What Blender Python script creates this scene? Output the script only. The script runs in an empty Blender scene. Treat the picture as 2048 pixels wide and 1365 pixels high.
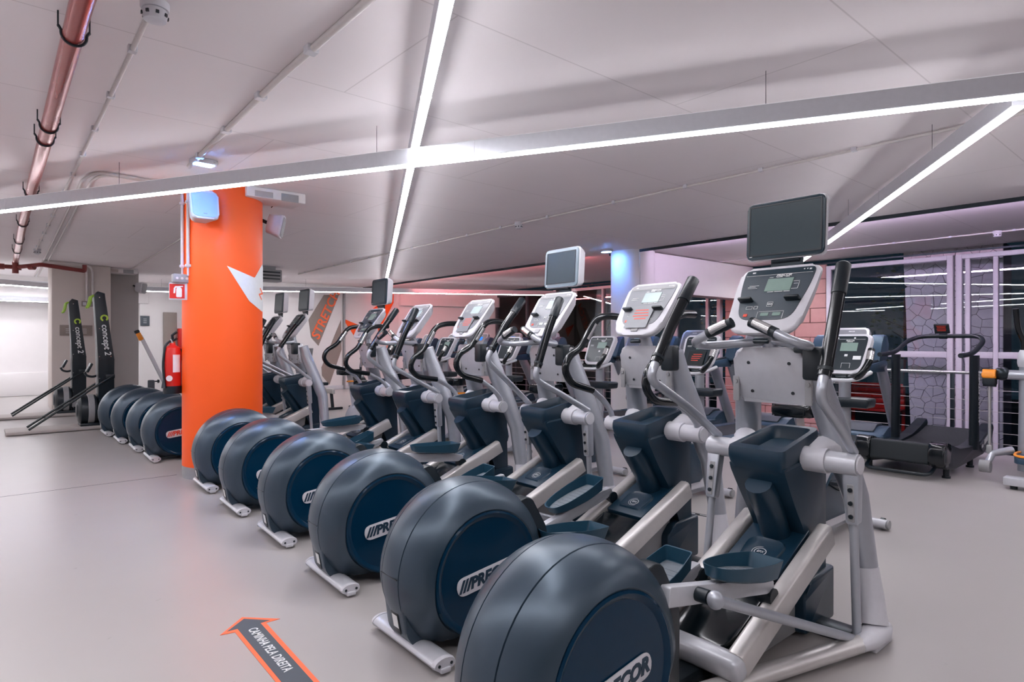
import bpy, bmesh, math, random
from mathutils import Vector, Matrix
random.seed(7)
SC = bpy.context.scene
COL = SC.collection
rad = math.radians
PI = math.pi

# ------------------------------------------------------------------ camera
F_PX, CAM_H, VPX = 1250.0, 1.4, -50.0
YAW = math.atan((1024 - VPX) / F_PX)
cam = bpy.data.cameras.new('camera'); cam.sensor_width = 36.0; cam.lens = F_PX / 2048 * 36.0
cam.clip_start = 0.05; cam.clip_end = 200
co = bpy.data.objects.new('camera', cam); COL.objects.link(co)
co.location = (0, 0, CAM_H); co.rotation_euler = (PI / 2, 0, -YAW)
SC.camera = co
# ------------------------------------------------------------------ world, exposure
w = bpy.data.worlds.new('night_sky'); SC.world = w; w.use_nodes = True
w.node_tree.nodes['Background'].inputs[0].default_value = (0.010, 0.022, 0.034, 1)
w.node_tree.nodes['Background'].inputs[1].default_value = 0.6
SC.view_settings.view_transform = 'Standard'; SC.view_settings.look = 'None'
SC.view_settings.exposure = -0.1; SC.view_settings.gamma = 1.0; SC.view_settings.use_curve_mapping = False
SC.cycles.max_bounces = 5; SC.cycles.diffuse_bounces = 4; SC.cycles.glossy_bounces = 3; SC.cycles.transmission_bounces = 2; SC.cycles.transparent_max_bounces = 6
SC.cycles.use_light_tree = False; SC.cycles.caustics_reflective = False; SC.cycles.caustics_refractive = False
LED_POWER = 57.0          # brightness of the white linear lamps
COVE_POWER = 90.0         # brightness of the coloured cove strips

# ------------------------------------------------------------------ materials
def lin(c):
    return tuple(((v / 255) / 12.92 if v / 255 <= 0.04045 else ((v / 255 + 0.055) / 1.055) ** 2.4) for v in c)
MATS = {}
def mat(name, rgb, rough=0.5, metal=0.0, coat=0.0, var=0.06, nscale=30.0, bump=0.0, spec=0.5):
    if name in MATS: return MATS[name]
    m = bpy.data.materials.new(name); m.use_nodes = True; nt = m.node_tree
    b = nt.nodes['Principled BSDF']; c = lin(rgb)
    tc = nt.nodes.new('ShaderNodeTexCoord'); no = nt.nodes.new('ShaderNodeTexNoise')
    no.inputs['Scale'].default_value = nscale; no.inputs['Detail'].default_value = 3
    nt.links.new(tc.outputs['Object'], no.inputs['Vector'])
    mx = nt.nodes.new('ShaderNodeMix'); mx.data_type = 'RGBA'
    mx.inputs[6].default_value = (*[v * (1 - var) for v in c], 1)
    mx.inputs[7].default_value = (*[min(1, v * (1 + var)) for v in c], 1)
    nt.links.new(no.outputs['Fac'], mx.inputs[0]); nt.links.new(mx.outputs[2], b.inputs['Base Color'])
    b.inputs['Roughness'].default_value = rough; b.inputs['Metallic'].default_value = metal
    b.inputs['Specular IOR Level'].default_value = spec
    if coat: b.inputs['Coat Weight'].default_value = coat; b.inputs['Coat Roughness'].default_value = 0.08
    if bump:
        bp = nt.nodes.new('ShaderNodeBump'); bp.inputs['Strength'].default_value = bump; bp.inputs['Distance'].default_value = 0.01
        nt.links.new(no.outputs['Fac'], bp.inputs['Height']); nt.links.new(bp.outputs['Normal'], b.inputs['Normal'])
    MATS[name] = m; return m
def emis(name, rgb, strength):
    m = bpy.data.materials.new(name); m.use_nodes = True; nt = m.node_tree
    for n in list(nt.nodes): nt.nodes.remove(n)
    o = nt.nodes.new('ShaderNodeOutputMaterial'); e = nt.nodes.new('ShaderNodeEmission')
    e.inputs[0].default_value = (*lin(rgb), 1); e.inputs[1].default_value = strength
    nt.links.new(e.outputs[0], o.inputs[0]); m.cycles.emission_sampling = 'FRONT'; MATS[name] = m; return m
def glassmat(name, tint=(0.9, 0.95, 0.97)):
    m = bpy.data.materials.new(name); m.use_nodes = True; nt = m.node_tree
    for n in list(nt.nodes): nt.nodes.remove(n)
    o = nt.nodes.new('ShaderNodeOutputMaterial'); t = nt.nodes.new('ShaderNodeBsdfTransparent'); g = nt.nodes.new('ShaderNodeBsdfGlossy')
    t.inputs[0].default_value = (*tint, 1); g.inputs['Roughness'].default_value = 0.015
    f = nt.nodes.new('ShaderNodeFresnel'); f.inputs[0].default_value = 1.5; x = nt.nodes.new('ShaderNodeMixShader')
    nt.links.new(f.outputs[0], x.inputs[0]); nt.links.new(t.outputs[0], x.inputs[1]); nt.links.new(g.outputs[0], x.inputs[2])
    nt.links.new(x.outputs[0], o.inputs[0]); MATS[name] = m; return m

mat('silver', (174, 178, 186), 0.29, 0.5)
mat('silver_light', (196, 197, 203), 0.32, 0.2)
mat('aluminium', (204, 200, 198), 0.36, 0.4)
mat('white_plastic', (203, 202, 208), 0.42)
mat('navy', (14, 44, 62), 0.36, 0.0, 0.0)
mat('navy_gloss', (5, 44, 68), 0.14, 0.0, 0.0, spec=0.2)
mat('drum_grey', (46, 65, 80), 0.36, 0.42, nscale=60, spec=1.0)
mat('pedal_navy', (24, 64, 84), 0.42)
mat('pedal_pad', (104, 112, 120), 0.6, nscale=80, bump=0.3)
mat('black', (10, 24, 32), 0.38)
mat('black_gloss', (7, 15, 20), 0.17)
mat('black_matte', (22, 30, 34), 0.7)
mat('dark_metal', (40, 48, 54), 0.35, 0.6)
mat('face_dark', (62, 72, 80), 0.34)
mat('face_grey', (122, 124, 129), 0.4)
mat('face_navy', (18, 34, 42), 0.3)
mat('lcd', (128, 150, 142), 0.2)
mat('lcd_light', (172, 188, 188), 0.25)
mat('screen', (38, 54, 60), 0.3, spec=0.3)
mat('bezel_dark', (14, 42, 54), 0.35)
mat('bezel_grey', (130, 145, 155), 0.35)
mat('ink_white', (226, 228, 228), 0.6)
mat('ink_red', (222, 70, 48), 0.5)
mat('ink_navy', (16, 46, 66), 0.5)
mat('ink_green', (176, 206, 70), 0.5)
mat('chrome', (205, 205, 205), 0.25, 0.85)
mat('orange', (255, 92, 14), 0.5, var=0.03, nscale=4)
mat('orange_plastic', (245, 150, 40), 0.4)
mat('red', (206, 36, 28), 0.35)
mat('red_pipe', (150, 62, 58), 0.26, 0.35)
mat('red_dark', (120, 40, 38), 0.4)
mat('white_paint', (226, 222, 222), 0.7, var=0.02, nscale=6)
mat('wall_warm', (206, 196, 190), 0.75, var=0.03, nscale=5)
mat('wall_shaded', (176, 172, 170), 0.75, var=0.03, nscale=5)  # side of the pier turned from the light, shade put into the colour
mat('wall_taupe', (140, 128, 122), 0.7)
mat('conduit', (204, 198, 196), 0.55)
mat('slate', (72, 80, 88), 0.6)
mat('sign_orange', (250, 112, 66), 0.55)
mat('green', (150, 190, 60), 0.45)
mat('treadmill_blue', (54, 80, 100), 0.4, 0.2)
mat('belt', (30, 36, 40), 0.75, nscale=200, bump=0.2)
mat('frame_lilac', (206, 204, 210), 0.45)
mat('frame_dark', (58, 58, 66), 0.5)
mat('stone', (232, 216, 220), 0.85, var=0.12, nscale=9, bump=0.5)
mat('mortar', (70, 62, 74), 0.95)
mat('block', (190, 146, 140), 0.85, var=0.1, nscale=8, bump=0.3)  # neutral blocks with the pink light put into their colour
mat('wood', (120, 84, 58), 0.6, var=0.3, nscale=12)
mat('soil', (26, 30, 28), 0.95)
mat('bark', (58, 50, 44), 0.9)
mat('leaf', (70, 80, 40), 0.7, var=0.4)
mat('leaf_gold', (120, 96, 40), 0.7, var=0.4)
mat('yellow', (230, 200, 60), 0.5)
mat('cloth_blue_lit', (168, 192, 216), 0.8, nscale=300, bump=0.2)  # blue cast of the emergency lamp is put into the cloth colour
mat('grey_plastic', (150, 150, 152), 0.5)
mat('beige_grey', (176, 168, 164), 0.6)
emis('led', (250, 249, 255), LED_POWER)
emis('led_fill', (250, 249, 255), LED_POWER * 0.016)  # weak upward fill, added to brighten the ceiling
emis('cove_lilac', (234, 208, 250), COVE_POWER * 2.2)
emis('cove_pink', (255, 132, 136), COVE_POWER * 1.5)
emis('emergency', (90, 155, 255), 420.0)
emis('screen_blue', (60, 130, 230), 1.5)
emis('lamp_warm', (255, 200, 120), 30.0)
glassmat('glass')
def floor_mat():
    m = mat('floor', (172, 167, 165), 0.3, var=0.05, nscale=1.3); nt = m.node_tree; b = nt.nodes['Principled BSDF']
    tc = nt.nodes.new('ShaderNodeTexCoord'); n = nt.nodes.new('ShaderNodeTexNoise'); n.inputs['Scale'].default_value = 2.2; n.inputs['Detail'].default_value = 3
    r = nt.nodes.new('ShaderNodeMapRange'); r.inputs[3].default_value = 0.27; r.inputs[4].default_value = 0.33
    nt.links.new(tc.outputs['Object'], n.inputs['Vector']); nt.links.new(n.outputs['Fac'], r.inputs[0]); nt.links.new(r.outputs[0], b.inputs['Roughness'])
    # faint darker scuffs and stains
    n2 = nt.nodes.new('ShaderNodeTexNoise'); n2.inputs['Scale'].default_value = 14.0; n2.inputs['Detail'].default_value = 4
    nt.links.new(tc.outputs['Object'], n2.inputs['Vector'])
    cr = nt.nodes.new('ShaderNodeMapRange'); cr.inputs[1].default_value = 0.70; cr.inputs[2].default_value = 0.78; cr.inputs[4].default_value = 0.35
    nt.links.new(n2.outputs['Fac'], cr.inputs[0])
    mx = [x for x in nt.nodes if x.type == 'MIX'][0]
    m2 = nt.nodes.new('ShaderNodeMix'); m2.data_type = 'RGBA'; m2.inputs[7].default_value = (0.20, 0.18, 0.16, 1)
    nt.links.new(cr.outputs[0], m2.inputs[0]); nt.links.new(mx.outputs[2], m2.inputs[6]); nt.links.new(m2.outputs[2], b.inputs['Base Color'])
floor_mat()
def ceil_mat():
    m = mat('ceiling', (238, 231, 233), 0.85, var=0.03, nscale=1.5); nt = m.node_tree; b = nt.nodes['Principled BSDF']
    tc = nt.nodes.new('ShaderNodeTexCoord'); br = nt.nodes.new('ShaderNodeTexBrick'); br.offset = 0.5
    br.inputs['Scale'].default_value = 1.0; br.inputs['Brick Width'].default_value = 3.6; br.inputs['Row Height'].default_value = 1.25
    br.inputs['Mortar Size'].default_value = 0.006; br.inputs['Mortar Smooth'].default_value = 0.6
    br.inputs['Color1'].default_value = (1, 1, 1, 1); br.inputs['Color2'].default_value = (0.985, 0.985, 0.985, 1); br.inputs['Mortar'].default_value = (0.8, 0.79, 0.79, 1)
    nt.links.new(tc.outputs['Object'], br.inputs['Vector'])
    mx = [x for x in nt.nodes if x.type == 'MIX'][0]
    mu = nt.nodes.new('ShaderNodeMix'); mu.data_type = 'RGBA'; mu.blend_type = 'MULTIPLY'; mu.inputs[0].default_value = 1
    nt.links.new(mx.outputs[2], mu.inputs[6]); nt.links.new(br.outputs['Color'], mu.inputs[7]); nt.links.new(mu.outputs[2], b.inputs['Base Color'])
ceil_mat()

# ------------------------------------------------------------------ mesh helpers
def TR(x=0, y=0, z=0, rx=0, ry=0, rz=0):
    return Matrix.Translation((x, y, z)) @ Matrix.Rotation(rad(rz), 4, 'Z') @ Matrix.Rotation(rad(ry), 4, 'Y') @ Matrix.Rotation(rad(rx), 4, 'X')
def fillet(pts, r, n=4):
    pts = [Vector(p) for p in pts]; out = [pts[0]]
    for i in range(1, len(pts) - 1):
        a, b, c = pts[i - 1], pts[i], pts[i + 1]
        d1, d2 = a - b, c - b; k = min(r, d1.length * 0.49, d2.length * 0.49)
        p, q = b + d1.normalized() * k, b + d2.normalized() * k
        for j in range(n + 1):
            t = j / n; out.append(p * (1 - t) ** 2 + b * 2 * t * (1 - t) + q * t * t)
    out.append(pts[-1]); return out
def fillet2(poly, r, n=3):
    """round the corners of a closed 2-D polygon; r may be a list"""
    N = len(poly); out = []
    for i in range(N):
        a, b, c = Vector(poly[i - 1]), Vector(poly[i]), Vector(poly[(i + 1) % N])
        rr = r[i] if isinstance(r, (list, tuple)) else r
        d1, d2 = a - b, c - b; k = min(rr, d1.length * 0.49, d2.length * 0.49)
        if k <= 1e-6: out.append(tuple(b)); continue
        p, q = b + d1.normalized() * k, b + d2.normalized() * k
        for j in range(n + 1):
            t = j / n; v = p * (1 - t) ** 2 + b * 2 * t * (1 - t) + q * t * t; out.append((v.x, v.y))
    return out
class B:
    def __init__(s): s.bm = bmesh.new()
    def box(s, c, d, bev=0.0, seg=2, M=None):
        m = Matrix.Translation(c) @ Matrix.Diagonal((*d, 1))
        if M is not None: m = M @ m
        r = bmesh.ops.create_cube(s.bm, size=1, matrix=m)
        if bev > 0:
            es = list({e for v in r['verts'] for e in v.link_edges})
            bmesh.ops.bevel(s.bm, geom=es, offset=bev, segments=seg, affect='EDGES', profile=0.5)
        return s
    def tube(s, pts, r, n=10, cap=True, sx=1.0, sy=1.0, up=None):
        pts = [Vector(p) for p in pts]; N = len(pts)
        rs = r if isinstance(r, (list, tuple)) else [r] * N
        tan = []
        for i in range(N):
            t = (pts[min(i + 1, N - 1)] - pts[max(i - 1, 0)]); tan.append(t.normalized())
        u = Vector(up) if up else (Vector((0, 0, 1)) if abs(tan[0].z) < 0.9 else Vector((1, 0, 0)))
        u = (u - tan[0] * u.dot(tan[0])).normalized(); rings = []
        for i in range(N):
            u = (u - tan[i] * u.dot(tan[i])).normalized(); v = tan[i].cross(u)
            rings.append([s.bm.verts.new(pts[i] + (u * math.cos(2 * PI * k / n) * sx + v * math.sin(2 * PI * k / n) * sy) * rs[i]) for k in range(n)])
        for i in range(N - 1):
            for k in range(n):
                s.bm.faces.new((rings[i][k], rings[i][(k + 1) % n], rings[i + 1][(k + 1) % n], rings[i + 1][k]))
        if cap: s.bm.faces.new(rings[0][::-1]); s.bm.faces.new(rings[-1])
        return s
    def prism(s, poly, d0, d1, plane='xz', bev=0.0, M=None, seg=2, scale1=None):
        """extrude a closed 2-D polygon; plane xz -> depth y, xy -> depth z, yz -> depth x"""
        def P(a, b, d):
            v = {'xz': (a, d, b), 'xy': (a, b, d), 'yz': (d, a, b)}[plane]; v = Vector(v)
            return M @ v if M is not None else v
        A = [s.bm.verts.new(P(a, b, d0)) for a, b in poly]
        if scale1:
            ca = sum(p[0] for p in poly) / len(poly); cb = sum(p[1] for p in poly) / len(poly)
            poly1 = [(ca + (a - ca) * scale1, cb + (b - cb) * scale1) for a, b in poly]
        else: poly1 = poly
        Bv = [s.bm.verts.new(P(a, b, d1)) for a, b in poly1]; n = len(poly)
        fs = [s.bm.faces.new(A), s.bm.faces.new(Bv[::-1])]
        for i in range(n): fs.append(s.bm.faces.new((A[i], Bv[i], Bv[(i + 1) % n], A[(i + 1) % n])))
        if bev > 0:
            es = list(fs[0].edges) + list(fs[1].edges)
            bmesh.ops.bevel(s.bm, geom=es, offset=bev, segments=seg, affect='EDGES', profile=0.5)
        return s
    def lathe(s, prof, c=(0, 0, 0), axis='y', n=32, M=None):
        rings = []
        for r, h in prof:
            ring = []
            for k in range(n):
                a = 2 * PI * k / n; x, z = r * math.cos(a), r * math.sin(a)
                v = Vector({'y': (x, h, z), 'z': (x, z, h), 'x': (h, x, z)}[axis]) + Vector(c)
                if M is not None: v = M @ v
                ring.append(s.bm.verts.new(v))
            rings.append(ring)
        for i in range(len(rings) - 1):
            for k in range(n): s.bm.faces.new((rings[i][k], rings[i][(k + 1) % n], rings[i + 1][(k + 1) % n], rings[i + 1][k]))
        s.bm.faces.new(rings[0][::-1]); s.bm.faces.new(rings[-1]); return s
    def cyl(s, p0, p1, r, n=14, r1=None): return s.tube([p0, p1], [r, r if r1 is None else r1], n)
    def ell(s, c, d, u=16, v=10, M=None):
        m = Matrix.Translation(c) @ Matrix.Diagonal((*d, 1))
        if M is not None: m = M @ m
        bmesh.ops.create_uvsphere(s.bm, u_segments=u, v_segments=v, radius=1, matrix=m); return s
    def quad(s, pts):
        s.bm.faces.new([s.bm.verts.new(p) for p in pts]); return s
    def mesh(s, name, m, angle=40):
        bmesh.ops.recalc_face_normals(s.bm, faces=s.bm.faces)
        me = bpy.data.meshes.new(name); s.bm.to_mesh(me); s.bm.free()
        me.materials.append(MATS[m]); me.polygons.foreach_set('use_smooth', [True] * len(me.polygons))
        me.set_sharp_from_angle(angle=rad(angle)); return me
def ob(name, me, parent=None, M=None):
    o = bpy.data.objects.new(name, me); COL.objects.link(o)
    if parent is not None: o.parent = parent
    if M is not None: o.matrix_local = M
    return o
def part(name, b, m, parent=None, M=None, angle=40): return ob(name, b.mesh(name, m, angle), parent, M)
def tag(o, label=None, cat=None, group=None, kind=None):
    if label: o['label'] = label
    if cat: o['category'] = cat
    if group: o['group'] = group
    if kind: o['kind'] = kind
    return o
def thing(name, label, cat, loc=(0, 0, 0), rz=0, group=None):
    o = bpy.data.objects.new(name, None); COL.objects.link(o); o.location = loc; o.rotation_euler = (0, 0, rad(rz))
    return tag(o, label, cat, group)
def copy_tree(o, parent=None):
    c = o.copy(); COL.objects.link(c)
    if parent is not None: c.parent = parent
    for ch in list(o.children): copy_tree(ch, c)
    return c
_TXT = {}
def text_me(body, size, m, ext=0.0008, shear=0.0, bold=0.0, align='CENTER', spacing=1.0):
    key = (body, size, m, ext, shear, bold, align, spacing)
    if key in _TXT: return _TXT[key]
    cu = bpy.data.curves.new('lettering', 'FONT'); cu.body = body; cu.size = size; cu.extrude = ext; cu.shear = shear; cu.offset = bold
    cu.align_x = align; cu.align_y = 'CENTER'; cu.space_character = spacing; cu.resolution_u = 3
    o = bpy.data.objects.new('lettering', cu); COL.objects.link(o)
    dg = bpy.context.evaluated_depsgraph_get(); me = bpy.data.meshes.new_from_object(o.evaluated_get(dg))
    bpy.data.objects.remove(o); bpy.data.curves.remove(cu)
    me.materials.clear(); me.materials.append(MATS[m]); _TXT[key] = me; return me
def frame(o, u, v):
    """matrix whose local x = u, y = v, z = u x v, origin o"""
    u = Vector(u).normalized(); v = Vector(v); v = (v - u * v.dot(u)).normalized(); n = u.cross(v)
    return Matrix(((u.x, v.x, n.x, o[0]), (u.y, v.y, n.y, o[1]), (u.z, v.z, n.z, o[2]), (0, 0, 0, 1)))
def struct(name, b, m, label=None, angle=40):
    o = part(name, b, m, angle=angle); o['kind'] = 'structure'
    if label: o['label'] = label
    return o
#==BODY==
# ================================================================== the room shell
CEIL = 3.0; FX = 9.6; WX = 13.0
struct('floor', B().box((3.05, 8.0, -0.1), (13.1, 27.0, 0.2)), 'floor', 'grey polished resin floor of the gym')
part('slab_edge', B().box((9.62, 8.0, -0.12), (0.04, 26.0, 0.22), 0.008), 'dark_metal', bpy.data.objects['floor'])
part('expansion_joint', B().box((-.95, 7.24, 0.0006), (5.1, 0.006, 0.0012)), 'black', bpy.data.objects['floor'])
struct('floor_lower', B().box((11.35, 8.0, -1.0), (3.4, 27.0, 0.1)), 'slate', 'lower landing in the void before the glass wall')
struct('ceiling', B().box((2.65, 8.0, CEIL + 0.1), (12.3, 27.0, 0.2)), 'ceiling', 'pale painted concrete ceiling with faint panel joints')
struct('ceiling_void', B().box((10.95, 8.0, CEIL + 0.14), (4.3, 27.0, 0.2)), 'ceiling', 'ceiling strip over the void, washed with coloured light')
struct('trim_1', B().box((8.79, 4.25, CEIL - 0.022), (0.02, 6.5, 0.05)).box((8.79, 14.5, CEIL - 0.022), (0.02, 12.0, 0.05)), 'dark_metal', 'thin dark joint trim along the ceiling edge')
struct('wall_left', B().box((-3.6, 8.0, 1.5), (0.2, 27.0, 3.2)), 'white_paint')
struct('wall_rear', B().box((4.5, -5.4, 1.0), (18.0, 0.2, 4.4)), 'wall_taupe')
wb = struct('wall_back', B().box((-0.2, 20.4, 1.5), (7.2, 0.2, 3.2)).box((4.45, 19.6, 1.5), (2.1, 0.2, 3.2)), 'white_paint', 'white far wall behind the ski machines')
part('bulkhead', B().box((0.6, 19.7, 2.72), (6.0, 0.5, 0.6), 0.01), 'white_paint', wb)
part('ledge', B().box((0.6, 20.22, 0.3), (5.6, 0.2, 0.6), 0.02), 'white_paint', wb)
part('door_reveal', B().box((4.13, 19.46, 1.1), (0.34, 0.06, 2.2), 0.01), 'wall_taupe', wb)
# pier beside the ski machines
wp = struct('wall_pier', B().box((1.70, 16.2, 1.5), (1.03, 0.8, 3.0), 0.02), 'wall_warm', 'beige pier behind the ski machines')
part('recess', B().box((2.52, 16.9, 1.5), (0.66, 0.9, 3.0), 0.02), 'wall_shaded', wp)
# far wall with the stretch graphics
wf = struct('wall_far', B().box((6.85, 17.1, 1.5), (2.5, 0.2, 3.0)).box((9.05, 17.15, 1.5), (1.9, 0.2, 3.0)), 'white_paint', 'white far wall with large grey and orange arrow graphics')
part('baseboard_far', B().box((7.5, 16.98, 0.06), (4.6, 0.04, 0.12), 0.006), 'white_plastic', wf)
part('corner_post', B().box((8.14, 16.96, 1.45), (0.05, 0.08, 2.9), 0.01), 'grey_plastic', wf)
def wallpoly(name, pts, m, y=16.993, th=0.006):
    return part(name, B().prism(pts, y - th, y, 'xz'), m, wf)
def far_pt(px, py, Y):
    fx, fy = math.sin(YAW), math.cos(YAW); r = (px - 1024) / F_PX
    dx, dy = fx + r * fy, fy - r * fx; t = Y / dy
    return (dx * t, CAM_H - (py - 682.5) / F_PX * t)
def fp(L, Y=16.99): return [far_pt(x, y, Y) for x, y in L]
wallpoly('arrow_graphic', fp([(648, 590), (678, 590), (637, 692), (622, 675), (617, 640)]), 'wall_taupe')
wallpoly('arrow_graphic', fp([(682, 640), (683, 700), (659, 770), (644, 752), (643, 735)]), 'wall_taupe')
wallpoly('orange_graphic', fp([(685, 637), (716, 650), (708, 672)], 17.04), 'orange', 17.04)
wallpoly('orange_graphic', fp([(745, 618), (787, 588), (787, 606), (757, 665), (752, 640)], 17.04), 'orange', 17.04)
wallpoly('orange_graphic', fp([(780, 680), (787, 690), (776, 728), (752, 738)], 17.04), 'orange', 17.04)
a, b_ = far_pt(633, 668, 16.98), far_pt(668, 592, 16.98)
part_t = ob('lettering', text_me('STRETCH', 0.36, 'sign_orange', 0.002, 0.1, 0.008), wf, frame(((a[0] + b_[0]) / 2 + .02, 16.975, (a[1] + b_[1]) / 2), (b_[0] - a[0], 0, b_[1] - a[1]), (-(b_[1] - a[1]), 0, b_[0] - a[0])))
wk = struct('wall_pink', B().prism([(10.0, 17.05), (13.1, 15.95), (13.2, 16.2), (10.0, 17.3)], 0, 3.0, 'xy'), 'white_paint', 'plain far wall lit pink next to the last window')
part('bulkhead', B().prism([(10.0, 16.9), (13.1, 15.75), (13.1, 15.9), (10.0, 17.04)], 2.5, 3.0, 'xy'), 'white_paint', wk)
# beam and round column in front of the glass
struct('beam', B().box((11.2, 7.14, 2.66), (3.56, 0.35, 0.72), 0.01), 'white_paint', 'deep downstand beam between round column and glass wall')
cp = [(9.0 + .39 * math.cos(2 * PI * k / 48), 7.135 + .39 * math.sin(2 * PI * k / 48)) for k in range(48)]
cl = struct('column_round', B().prism(cp, 0, 3.0, 'xy'), 'white_paint', 'white round column lit blue by an emergency lamp')
part('conduit', B().tube([(8.78, 6.80, 0.1), (8.78, 6.80, 2.95)], 0.009, 8), 'conduit', cl)

# ---- glass wall: frames, panes, block wall between
def window(i, y0, y1, mull=(), transom=1.16, m='frame_lilac', lab='', zb=-0.9, zt=2.9):
    b = B(); w_ = 0.09
    b.box((WX, y0 + w_ / 2, (zb + zt) / 2), (0.12, w_, zt - zb), 0.008); b.box((WX, y1 - w_ / 2, (zb + zt) / 2), (0.12, w_, zt - zb), 0.008)
    b.box((WX, (y0 + y1) / 2, zt - 0.04), (0.12, y1 - y0 - 2 * w_, 0.08), 0.008); b.box((WX, (y0 + y1) / 2, zb + 0.04), (0.12, y1 - y0 - 2 * w_, 0.08), 0.008)
    o = struct('window_%d' % i, b, m, lab)
    ys = [y0 + w_] + list(mull) + [y1 - w_]
    for k in mull: part('mullion', B().box((WX, k, (zb + zt) / 2), (0.10, 0.07, zt - zb - 0.16), 0.008), m, o)
    for k in range(len(ys) - 1):
        a, c = ys[k], ys[k + 1]
        ga = 0.0 if k == 0 else 0.035; gc = 0.0 if k == len(ys) - 2 else 0.035
        part('transom', B().box((WX, (a + ga + c - gc) / 2, transom), (0.10, c - a - ga - gc, 0.11), 0.008), m, o)
        for z0, z1 in ((zb + 0.08, transom - 0.055), (transom + 0.055, zt - 0.08)):
            part('pane', B().box((WX, (a + ga + c - gc) / 2, (z0 + z1) / 2), (0.012, c - a - ga - gc, z1 - z0)), 'glass', o)
    return o
window(1, -5.2, 3.22, (-2.6, 0.2, 2.66, 3.05), lab='glazed doors with lilac frames at the right edge')
window(2, 3.26, 5.40, (), lab='large dark window pane beside the stone-clad pillar')
window(3, 7.75, 9.0, (8.1,), lab='window with trees behind, right of the round column')
window(4, 9.0, 13.2, (11.3,), lab='windows left of the round column')
window(5, 13.2, 15.9, (14.4,), m='frame_dark', lab='dark framed windows at the far end of the glass wall')
struct('trim_2', B().box((12.93, 5.4, 2.955), (0.03, 21.0, 0.03)), 'dark_metal', 'black line of a track over the window heads')
bw = struct('wall_block', B().box((13.12, 6.55, 1.0), (0.12, 2.28, 3.8)), 'mortar', 'block wall between two windows with pink light painted into its blocks')
blk = None
for r in range(13):
    off = (r % 2) * 0.32
    y = 5.43 - off; z = -0.88 + r * 0.295
    while y < 7.65:
        a, c = max(y, 5.43), min(y + 0.635, 7.67)
        if c - a > 0.08: part('block', B().box((13.045 + random.uniform(-.006, .006), (a + c) / 2, z + 0.145), (0.07, c - a - 0.008, 0.287), 0.008, 1), 'block', bw)
        y += 0.64
# ---- stone clad pillar outside, crazy paving
def clip(poly, n, d):
    out = []
    for i in range(len(poly)):
        p, q = poly[i], poly[(i + 1) % len(poly)]
        a, c = p[0] * n[0] + p[1] * n[1] - d, q[0] * n[0] + q[1] * n[1] - d
        if a <= 0: out.append(p)
        if (a < 0 < c) or (c < 0 < a):
            t = a / (a - c); out.append((p[0] + (q[0] - p[0]) * t, p[1] + (q[1] - p[1]) * t))
    return out
SX = 13.75; sy0, sy1t, sy1b = 2.72, 4.28, 4.13; sz0, sz1 = -0.95, 3.15
sw = tag(part('stone_pillar', B().prism([(sy0 + .01, sz0), (sy1b - .01, sz0), (sy1t - .01, sz1), (sy0 + .01, sz1)], SX + 0.03, SX + 0.7, 'yz'), 'mortar'),
         'pillar clad in pale irregular stone slabs outside the glass', 'pillar')
pts = []
for iy in range(10):
    for iz in range(22): pts.append((sy0 + (iy + .5 + random.uniform(-.42, .42)) * 0.176, sz0 + (iz + .5 + random.uniform(-.42, .42)) * 0.187))
for i, p in enumerate(pts):
    poly = [(sy0, sz0), (sy1b, sz0), (sy1t, sz1), (sy0, sz1)]
    for j, q in enumerate(pts):
        if i == j: continue
        dx, dy = q[0] - p[0], q[1] - p[1]; L = math.hypot(dx, dy)
        if L > 0.62: continue
        n = (dx / L, dy / L); poly = clip(poly, n, n[0] * (p[0] + q[0]) / 2 + n[1] * (p[1] + q[1]) / 2 - 0.0045)
        if len(poly) < 3: break
    if len(poly) < 3: continue
    ar = abs(sum(poly[k][0] * poly[(k + 1) % len(poly)][1] - poly[(k + 1) % len(poly)][0] * poly[k][1] for k in range(len(poly)))) / 2
    if ar < 0.0015: continue
    d = random.uniform(0, .014)
    part('stone', B().prism(poly, SX + d, SX + 0.05, 'yz'), 'stone', sw)
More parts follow.
